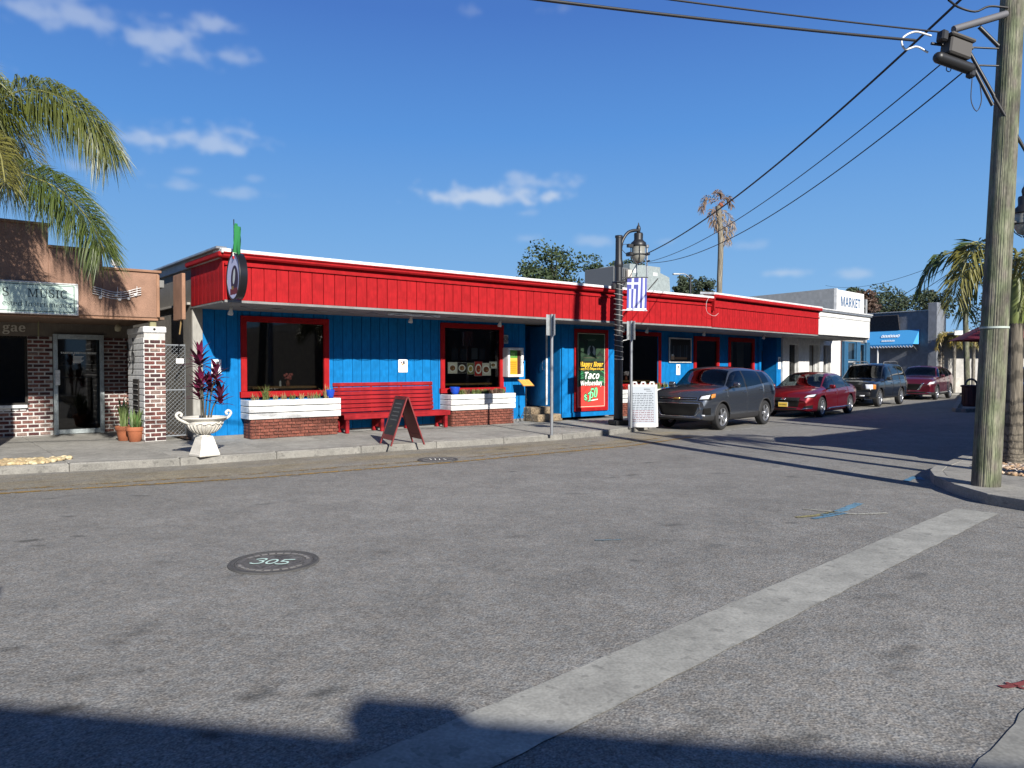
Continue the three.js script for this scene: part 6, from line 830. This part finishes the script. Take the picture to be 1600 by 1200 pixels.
{ // queen palm at the left edge; trunk just outside the picture
  const X = .62, Z = -14.35, o = thing('queen_palm', 'queen palm with drooping feathery fronds before the music shop', 'palm tree', [X, SW, Z]);
  part('trunk', tube([V(0, -.1, 0), V(.03, 1.6, 0), V(-.02, 3.2, 0), V(0, 4.5, 0)], .15, 20, 12), M.bark, o); part('crownshaft', lathe([[.15, 0], [.17, .2], [.10, .8], [0, .9]], 12), palmLeaf([.12, .14, .04], 0), o, 0, 4.3, 0);
  const to = (px, py, D) => at(px, py, D).sub(o.position); const Dp = 11.5, lm = [palmLeaf([.105, .122, .022]), palmLeaf([.075, .105, .02]), palmLeaf([.16, .15, .03])];
  const top = V(0, 4.95, 0);
  leafyFrond(o, [top, to(-40, 190, Dp), to(30, 142, Dp - .1), to(85, 148, Dp - .2), to(140, 185, Dp - .2), to(172, 232, Dp - .1)], 1350, .60, .018, 1.6, .8, lm[0], rachisM);
  leafyFrond(o, [top, to(-30, 250, Dp), to(40, 272, Dp - .3), to(95, 298, Dp - .4), to(140, 345, Dp - .5), to(162, 390, Dp - .5)], 1350, .60, .018, 1.6, .55, lm[1], rachisM);
  leafyFrond(o, [top, to(-60, 230, Dp - .3), to(-20, 215, Dp - .9), to(0, 240, Dp - 1.5), to(8, 285, Dp - 1.8)], 900, .5, .020, 1.5, .7, lm[2], rachisM);
  for (const [a, el, l] of [[2.0, .5, 2.4], [2.9, .8, 2.5], [3.7, .4, 2.5], [4.6, .8, 2.4], [5.5, .5, 2.3], [1.2, 1.0, 2.3], [.3, 1.2, 2.2], [3.2, 1.25, 2.2]]) { const h = l * Math.cos(el) * .75; leafyFrond(o, [top, V(Math.cos(a) * h * .5, 4.95 + l * Math.sin(el) * .5, Math.sin(a) * h * .5), V(Math.cos(a) * h, 4.95 + l * Math.sin(el) * .45, Math.sin(a) * h), V(Math.cos(a) * h * 1.35, 4.95 - l * .25, Math.sin(a) * h * 1.35)], 420, .55, .020, 1.5, .7, pick(lm), rachisM); }
}
{ // corner palm behind the utility pole
  const b = at(1583, 724, 11.62), o = thing('corner_palm', 'slim palm with ringed gray trunk in the gravel bed behind the utility pole', 'palm tree', [b.x, SW, b.z]);
  part('trunk', lathe([[0, -.1], [.19, -.1], [.17, .05], [.13, .2], [.125, .5], [.115, 1.0], [.105, 2.2], [0, 2.2]], 16), std([.22, .19, .16], .9, { map: T.bark, bumpMap: T.bark, bumpScale: .012 }), o); part('crownshaft', lathe([[.105, 2.18], [.12, 2.3], [.11, 2.6], [.06, 2.95], [0, 3]], 14), palmLeaf([.14, .17, .05], 0), o);
  const lm = [palmLeaf([.075, .11, .03]), palmLeaf([.05, .08, .022]), palmLeaf([.17, .16, .035])], top = V(0, 2.85, 0), to = (px, py, D) => at(px, py, D).sub(o.position);
  leafyFrond(o, [top, to(1550, 395, 11.6), to(1528, 378, 11.5), to(1508, 385, 11.4)], 90, .36, .035, .35, .2, lm[0], rachisM);
  leafyFrond(o, [top, to(1550, 415, 11.4), to(1520, 412, 11.2), to(1498, 432, 11.1), to(1490, 462, 11.05)], 120, .40, .035, .5, .7, lm[2], rachisM);
  leafyFrond(o, [top, to(1556, 420, 11.9), to(1530, 425, 12.1), to(1512, 455, 12.2), to(1510, 490, 12.2)], 120, .42, .035, .5, .8, lm[0], rachisM);
  leafyFrond(o, [top, to(1592, 395, 11.6), to(1606, 400, 11.4), to(1618, 430, 11.3), to(1622, 470, 11.2)], 120, .42, .035, .5, .7, lm[2], rachisM);
  for (const a of [.2, 1.3, 2.2, 3.4, 4.3]) leafyFrond(o, [top, V(Math.cos(a) * .5, 3.3, Math.sin(a) * .5), V(Math.cos(a) * 1.0, 3.3, Math.sin(a) * 1.0), V(Math.cos(a) * 1.3, 2.85, Math.sin(a) * 1.3)], 110, .40, .035, .5, .6, pick(lm), rachisM);
}
{ // dead palm far behind the roofs
  const b = at(1124, 573, 60), o = thing('dead_palm', 'tall bare palm trunk with brown dead fronds beyond the roofs', 'palm tree', [b.x, 0, b.z]); const to = (px, py) => at(px, py, 60).sub(o.position);
  part('trunk', tube([V(0, 0, 0), to(1124, 455), to(1126, 372), to(1122, 322)], .22, 20, 8), std([.36, .32, .27], .95, { map: T.bark }), o); const dm = [phys([.26, .19, .12], .9, { side: 2 }), phys([.17, .11, .07], .9, { side: 2 })];
  for (const [p, q, r] of [[[1105, 308], [1098, 318], [1096, 330]], [[1118, 303], [1122, 300], [1128, 304]], [[1132, 308], [1140, 312], [1144, 322]], [[1112, 330], [1113, 345], [1118, 360]], [[1130, 345], [1138, 360], [1140, 380]], [[1126, 350], [1132, 365], [1134, 382]], [[1118, 340], [1122, 352], [1128, 364]], [[1138, 338], [1144, 350], [1143, 366]]]) leafyFrond(o, [to(1122, 322), to(...p), to(...q), to(...r)], 110, .52, .07, 1.5, .5, pick(dm), std([.2, .13, .08], .9));
  part('seed_cluster', new THREE.IcosahedronGeometry(.26, 0), std([.20, .06, .03], .9), o, to(1126, 321).x, to(1126, 321).y, to(1126, 321).z);
}
// small yellowing palms on the island
[[1490, 40, 3.0, 'small yellow-green palm on the island before the white porch wall'], [1520, 43, 3.1, 'small palm with tangled fronds nearer the red umbrella']].forEach(([px, D, h, label]) => {
  const b = at(px, 600, D + (px === 1490 ? 3.2 : 0)), o = thing('young_palm', label, 'palm tree', [b.x, SW, b.z], 0, 'young palms on the island'); part('trunk', tube([V(0, 0, 0), V(.05, h * .5, 0), V(0, h, 0)], .10, 12, 8), std([.36, .33, .3], .9, { map: T.bark }), o);
  const lm = [palmLeaf([.22, .18, .03]), palmLeaf([.13, .15, .03]), palmLeaf([.28, .20, .04])]; for (let k = 0; k < 11; k++) { const a = k * .571 + rnd(.3), l = rnd(.8, 1.15); leafyFrond(o, [V(0, h, 0), V(Math.cos(a) * l * .45, h + rnd(.35, .6), Math.sin(a) * l * .45), V(Math.cos(a) * l * .9, h + rnd(.1, .4), Math.sin(a) * l * .9), V(Math.cos(a) * l * 1.15, h - rnd(.2, .5), Math.sin(a) * l * 1.15)], 70, .34, .04, .9, .5, pick(lm), rachisM); }
});
// broad-leaved trees: clumps of small leaf faces round limb ends
function tree(label, px, py, D, rx, ry, leafCol, name = 'oak_tree') {
  const c = at(px, py, D), o = thing(name, label, 'tree', [c.x, 0, c.z], 0, 'trees behind the buildings'); const H = c.y; const limbs = [];
  limbs.push(rod(V(0, 0, 0), V(.2, H - ry * .6, 0), .42, .26, 9)); const ends = [];
  for (let i = 0; i < 34; i++) { const a = rnd(6.283), v = rnd(-.85, 1), k = Math.sqrt(1 - v * v * .85) * rnd(.35, 1); const e = V(Math.cos(a) * rx * k, H + v * ry * rnd(.55, 1), Math.sin(a) * rx * .8 * k); ends.push(e); if (i % 3 === 0) limbs.push(rod(V(.2 * (1 - i / 40), H - ry * .7, 0), e, .13, .03, 6)); }
  part('trunk', merge(limbs), M.barkDark, o); const pos = [];
  for (const e of ends) { const cr = rnd(.16, .34) * Math.min(rx, ry * 1.6), n = Math.round(190 * (cr / .8 + .4)); for (let i = 0; i < n; i++) { const d = V(rnd(-1, 1), rnd(-1, 1), rnd(-1, 1)); if (d.length() > 1) continue; d.multiplyScalar(cr * 1.2); d.y *= .75; const p = e.clone().add(d), s = rnd(.07, .16), u = V(rnd(-1, 1), rnd(-.6, .6), rnd(-1, 1)).normalize().multiplyScalar(s), w = V(rnd(-1, 1), rnd(-1, 1), rnd(-1, 1)).cross(u).normalize().multiplyScalar(s * .6); const a = p.clone().sub(u), b = p.clone().add(w), c2 = p.clone().add(u), d2 = p.clone().sub(w); pos.push(...[a, b, c2, a, c2, d2].flatMap(q => q.toArray())); } }
  const g = new THREE.BufferGeometry(); g.setAttribute('position', new THREE.Float32BufferAttribute(pos, 3)); g.computeVertexNormals(); part('crown', g, phys(leafCol, .7, { side: 2, transmission: .2, thickness: 0 }), o);
}
tree('broad dark green oak showing above the red fascia left of the air unit', 862, 434, 50, 2.9, 1.75, [.035, .06, .015]);
tree('tree top peeping behind the rooftop air unit', 955, 425, 62, 2.9, 1.2, [.03, .055, .015]);
tree('low distant tree beside the far street light', 1068, 452, 75, 1.3, 1.3, [.04, .06, .025]); tree('distant tree between the street light and the dead palm', 1098, 452, 78, 1.5, 1.2, [.04, .06, .025]);
tree('dark oak rising behind the MARKET parapet', 1385, 482, 70, 2.7, 2.0, [.035, .055, .018]); tree('dark oak behind the gray building, nearer the corner palm', 1460, 478, 75, 3.0, 1.5, [.035, .055, .018]); tree('reddish-brown tree right behind the MARKET sign', 1352, 478, 66, 1.5, 1.4, [.09, .05, .03]); tree('dark tree behind the red umbrella', 1600, 470, 50, 4, 3, [.035, .055, .018]);
tree('tree crown above the far end of the MARKET block', 1335, 462, 80, 1.2, .8, [.04, .06, .02]);
// ---------------------------------------------------------------- poles and wires
const poleMat = std([.25, .25, .175], .95, { map: T.pole, bumpMap: T.poleBump, bumpScale: .015 });
const wireM = std([.012, .012, .014], .6);
{
  const b = at(1540, 757, 9.6), t = at(1582, 0, 9.6), o = thing('utility_pole', 'weathered wooden utility pole standing on the corner sidewalk', 'utility pole', [b.x, SW, b.z]); const d = t.clone().sub(V(b.x, SW, b.z)), top = d.clone().multiplyScalar(1.55);
  const g = rod(V(0, -.05, 0), top, .166, .122, 28); part('pole', g, poleMat, o);
  const on = y => d.clone().multiplyScalar(y / d.y); const band = (y, m, h = .03) => { const p = on(y); part('band', new THREE.CylinderGeometry(.166, .167, h, 24), m, o, p.x, p.y, p.z); }; band(2.02, std([.35, .40, .36], .6), .025);
  const L = (px, py, D = 9.5) => at(px, py, D).sub(o.position);
  part('bracket_arm', rod(L(1572, 22, 9.5), L(1490, 46, 9.4), .045), std([.10, .10, .11], .7), o); part('brace', rod(L(1530, 42), L(1560, 72), .025), M.iron, o); part('brace', rod(L(1515, 82), L(1553, 150), .022), M.iron, o); part('brace', rod(L(1522, 108), L(1551, 165), .022), M.iron, o); part('cross_rod', rod(L(1518, 74), L(1560, 76), .012), M.iron, o); part('cross_rod', rod(L(1525, 102), L(1560, 103), .012), M.iron, o);
  const bx = L(1494, 78, 9.4); const box = part('junction_box', cbox(.35, .21, .18, .02), std([.055, .05, .045], .6), o, bx.x, bx.y, bx.z, 0, -YAW + .3, -.16); part('box_lid', cbox(.39, .045, .22, .015), std([.06, .055, .05], .6), box, 0, .13, 0); part('splice_case', mv(new THREE.CapsuleGeometry(.07, .5, 4, 10), 0, 0, 0, 0, 0, Math.PI / 2), M.black, box, 0, -.17, 0); part('clamp', cbox(.1, .14, .12, .02), M.iron, box, -.24, .1, 0); part('clamp', cbox(.09, .12, .1, .02), M.iron, box, .28, -.22, 0);
  part('white_loop', tube([L(1455, 56), L(1428, 50), L(1409, 62), L(1414, 77), L(1432, 73), L(1450, 82)], .014, 30, 6), M.whiteMetal, o); part('drip_loop', tube([L(1519, 120), L(1518, 160), L(1526, 174), L(1533, 160), L(1531, 128)], .006, 24, 4), wireM, o); part('drip_loop', tube([L(1480, 100), L(1479, 110), L(1484, 112), L(1487, 102)], .006, 14, 4), wireM, o); part('insulator', rod(on(5.9).add(V(.1, 0, .1)), on(5.9).add(V(.24, 0, .24)), .03), M.whiteMetal, o);
  part('cable', tube([L(1482, 0, 9.3), L(1500, 12), L(1525, 18), L(1545, 10), L(1575, 12)], .014, 20, 5), wireM, o); part('guy_wire', rod(L(1552, 150), L(1640, 300), .02), wireM, o);
}
const wire = (name, a, b, sag, r, label) => { const p = []; for (let i = 0; i <= 24; i++) { const t = i / 24, q = a.clone().lerp(b, t); q.y -= sag * 4 * t * (1 - t); p.push(q); } const g = tube(p, r, 60, 5); return solo(name, g, wireM, label, 'cable'); };
{
  const m = V(20.36, 0, -17.4);
  wire('overhead_cable', at(1600, -95, 9), V(m.x, 5.62, m.z), .42, .019, 'thick twisted black service cable sloping from the pole top to the roof mast');
  wire('overhead_wire', at(1480, 92, 9.35), V(m.x, 5.32, m.z + .05), .42, .009, 'thin wire from the pole box to the roof mast, between the other two');
  wire('overhead_wire', at(1520, 100, 9.45), V(m.x, 5.28, m.z + .08), .62, .010, 'lowest thin wire from the pole box to the roof mast');
  wire('overhead_cable', at(1430, 63, 9.4), at(1430, 63, 9.4).lerp(at(975, 0, 8.07), 3.2), .12, .018, 'thick lashed cable leaving the pole box toward the upper left');
  wire('overhead_cable', at(1470, 50, 9.4), at(1470, 50, 9.4).lerp(at(1150, 0, 8.37), 4), .12, .011, 'dark cable above the lashed one toward the upper left');
  part('splice', rod(at(1455, 68, 9.38), at(1520, 76, 9.42), .018), M.iron, scene).userData = { label: 'dark splice bar joining the cables beside the pole box', category: 'cable splice' }; scene.children[scene.children.length - 1].name = 'cable_splice';
}
{ // second pole just outside the frame on the right; its long shadow crosses the road
  const o = thing('slim_pole', 'slim gray utility pole on the corner sidewalk outside the picture', 'utility pole', [11.85, SW, -1.9]); part('pole', rod(V(0, 0, 0), V(0, 8.2, 0), .12, .09, 14), M.galv, o); part('cap', new THREE.SphereGeometry(.1, 12, 8), M.galv, o, 0, 8.2, 0); part('base_plate', cbox(.4, .04, .4, .01), M.galv, o, 0, .02, 0);
}
{ // poles further down the street
  const b = at(1512, 600, 38), o = thing('utility_pole', 'far wooden utility pole showing above the palm fronds', 'utility pole', [b.x, SW, b.z], 0); part('pole', rod(V(0, 0, 0), at(1506, 392, 38).sub(o.position), .15, .11, 10), std([.22, .22, .15], .95, { map: T.pole }), o); part('cap', cbox(.24, .1, .24, .02), M.dark, o, at(1506, 392, 38).sub(o.position).x, at(1506, 392, 38).y - SW, at(1506, 392, 38).sub(o.position).z);
  const c = at(1455, 573, 80), p = thing('utility_pole', 'distant utility pole with short crossarm above the gray building', 'utility pole', [c.x, 0, c.z], 0); part('pole', rod(V(0, 0, 0), V(0, at(1455, 453, 80).y, 0), .16, .12, 8), M.barkDark, p); part('crossarm', cbox(1.6, .12, .12, .02), M.barkDark, p, -.4, at(1455, 457, 80).y, 0, 0, -.6);
  const e = at(1506, 396, 38); wire('overhead_wire', e, at(1330, 497, 75), .5, .02, 'far wire from the pole behind the palm past the MARKET tree'); wire('overhead_wire', at(1506, 410, 38), at(1368, 487, 75), .4, .02, 'lower far wire from the pole behind the palm'); wire('overhead_wire', e, at(1290, 446, 80), .8, .014, 'thin far wire over the MARKET roof');
  const s = at(1078, 573, 70), q = thing('far_street_light', 'distant street light with short arm above the roof edge', 'street light', [s.x, 0, s.z], -.5); const y = at(1078, 430, 70).y; part('pole', rod(V(0, 0, 0), V(0, y, 0), .13, .1, 8), M.iron, q); part('arm', tube([V(0, y - .3, 0), V(-.5, y + .05, 0), V(-1.2, y + .1, 0)], .05, 12, 5), M.galv, q); part('lamp_head', cbox(.7, .16, .3, .05), M.alu, q, -1.4, y + .05, 0);
}
// ---------------------------------------------------------------- corner cafe bits on the right
{
  const c = at(1608, 600, 12.8), o = thing('red_umbrella', 'dark red patio umbrella partly hidden by the palm trunk', 'umbrella', [c.x, SW, c.z], .2); const n = 8, R = 1.22, ye = 1.98, yt = 2.62, um = phys([.16, .012, .03], .85, { side: 2 });
  for (let k = 0; k < n; k++) { const a = k / n * 6.283, b = (k + 1) / n * 6.283; const g = new THREE.BufferGeometry(); g.setAttribute('position', new THREE.Float32BufferAttribute([0, yt, 0, Math.cos(b) * R, ye, Math.sin(b) * R, Math.cos(a) * R, ye, Math.sin(a) * R], 3)); g.computeVertexNormals(); const p = part('canopy_panel', g, um, o); part('rib', rod(V(0, yt - .03, 0), V(Math.cos(a) * R, ye - .015, Math.sin(a) * R), .01, .01, 5), M.black, p); }
  part('pole', rod(V(0, 0, 0), V(0, yt + .08, 0), .024), M.black, o); part('finial', new THREE.SphereGeometry(.035, 10, 8), M.black, o, 0, yt + .1, 0); part('base', lathe([[0, 0], [.26, 0], [.26, .04], [.06, .1], [.04, .3], [0, .3]], 20), M.black, o);
  const t = thing('patio_table', 'dark cloth-covered patio table under the red umbrella', 'table', [c.x, SW, c.z]); part('cloth', lathe([[0, .74], [.45, .74], [.47, .72], [.49, .4], [.5, .25]], 28), std([.03, .008, .04], .9), t); part('leg', rod(V(.1, 0, .1), V(.1, .74, .1), .03), M.black, t);
  const w = at(1585, 690, 12.3); const pl = thing('concrete_planter', 'low pale concrete planter box behind the corner palm', 'planter', [w.x + .55, SW, w.z - .1], -.15); part('box', cbox(1.5, .46, .5, .03), M.concrete, pl, 0, .23, 0); part('soil', cbox(1.4, .02, .42), M.soil, pl, 0, .47, 0); for (let k = 0; k < 6; k++) tuftPart(pl, 'leaf_tuft', -.55 + k * .22, .47, 0, 26, .42, .2, pick([M.leafPurple, M.leafDark]), .018);
  const cn = at(1517, 634, 28.8), bin = thing('litter_bin', 'dark red litter bin with hooped lid on the far sidewalk island', 'litter bin', [cn.x, SW, cn.z]); part('body', lathe([[0, 0], [.26, 0], [.29, .05], [.31, .72], [.36, .76], [.36, .80], [.30, .82], [0, .82]], 22), std([.05, .012, .014], .6), bin); part('hoop', new THREE.TorusGeometry(.22, .04, 8, 24, Math.PI), std([.06, .06, .06], .5), bin, 0, .82, 0, 0, -.7, 0); for (let k = 0; k < 12; k++) { const a = k / 12 * 6.283; part('stave', cbox(.03, .66, .02, .004), std([.035, .01, .012], .6), bin, Math.cos(a) * .31, .4, Math.sin(a) * .31, 0, -a + Math.PI / 2); }
}
// ---------------------------------------------------------------- buildings outside the picture: behind the camera and across the street, whose shadows reach in
{
  const k = V(.65, 0, .76).normalize(), n = V(-k.z, 0, k.x); // along the wall, and away from the street
  const H = 4.0, a0 = V(.38, 0, -4.4), sh = V(-.23, 0, 1).multiplyScalar(H / .52); const p = a0.clone().add(sh); const R = thing('corner_store', 'plain tan store behind the viewpoint whose roof edge shades the foreground', 'building', [p.x, 0, p.z], Math.atan2(-k.z, k.x));
  const wm = std([.32, .27, .21], .9, { map: T.stucco }); part('wall', cbox(15.95, H, .25, .01), wm, R, -6.025, H / 2, .125); part('wall', cbox(12.4, H + .15, .25, .01), wm, R, 8.15, (H + .15) / 2, .125); part('parapet_block', cbox(.5, .1, .24, .01), wm, R, 2.22, H + .2, .125); part('roof', cbox(27, .2, 9), M.gray, R, .4, H - .3, 4.7); part('back_wall', cbox(27, H, .25), wm, R, .4, H / 2, 9.1); part('side_wall', cbox(.25, H, 8.7), wm, R, -13.2, H / 2, 4.6); part('side_wall', cbox(.25, H, 8.7), wm, R, 14.1, H / 2, 4.6);
  windowFrame(frameOf(p.x + k.x * -4, p.z + k.z * -4, Math.atan2(-k.z, k.x) + Math.PI), R, -1.5, 1.5, .8, 2.4, .1, M.white, .02);
  R.children[R.children.length - 1].visible = true;
  // shops across the street on the right
  const B = thing('street_corner_shops', 'row of low shops on the far right corner whose shade crosses the road', 'building', [0, 0, 0]); const bm = std([.20, .18, .16], .9, { map: T.stucco });
  for (const [x0, x1, z, h, sl] of [[13.6, 18.7, -2.2, 3.6, 0], [18.7, 62, -2.3, 5.35, .13]]) { const L = x1 - x0, a = Math.atan(sl), f = frameOf(x0, z, a); fpart(f, 'front_wall', cbox(L, h, .25, .01), bm, B, L / 2, h / 2, 0); fpart(f, 'roof', cbox(L, .2, 9), M.gray, B, L / 2, h - .25, 4.5); fpart(f, 'side_wall', cbox(.25, h, 9), bm, B, .13, h / 2, 4.6); fpart(f, 'back_wall', cbox(L, h, .25), bm, B, L / 2, h / 2, 9); }
}
scene.traverse(m => { if (m.isMesh) { m.castShadow = m.material.transmission === 1 ? false : true; m.receiveShadow = true; } });
renderer.render(scene, camera);
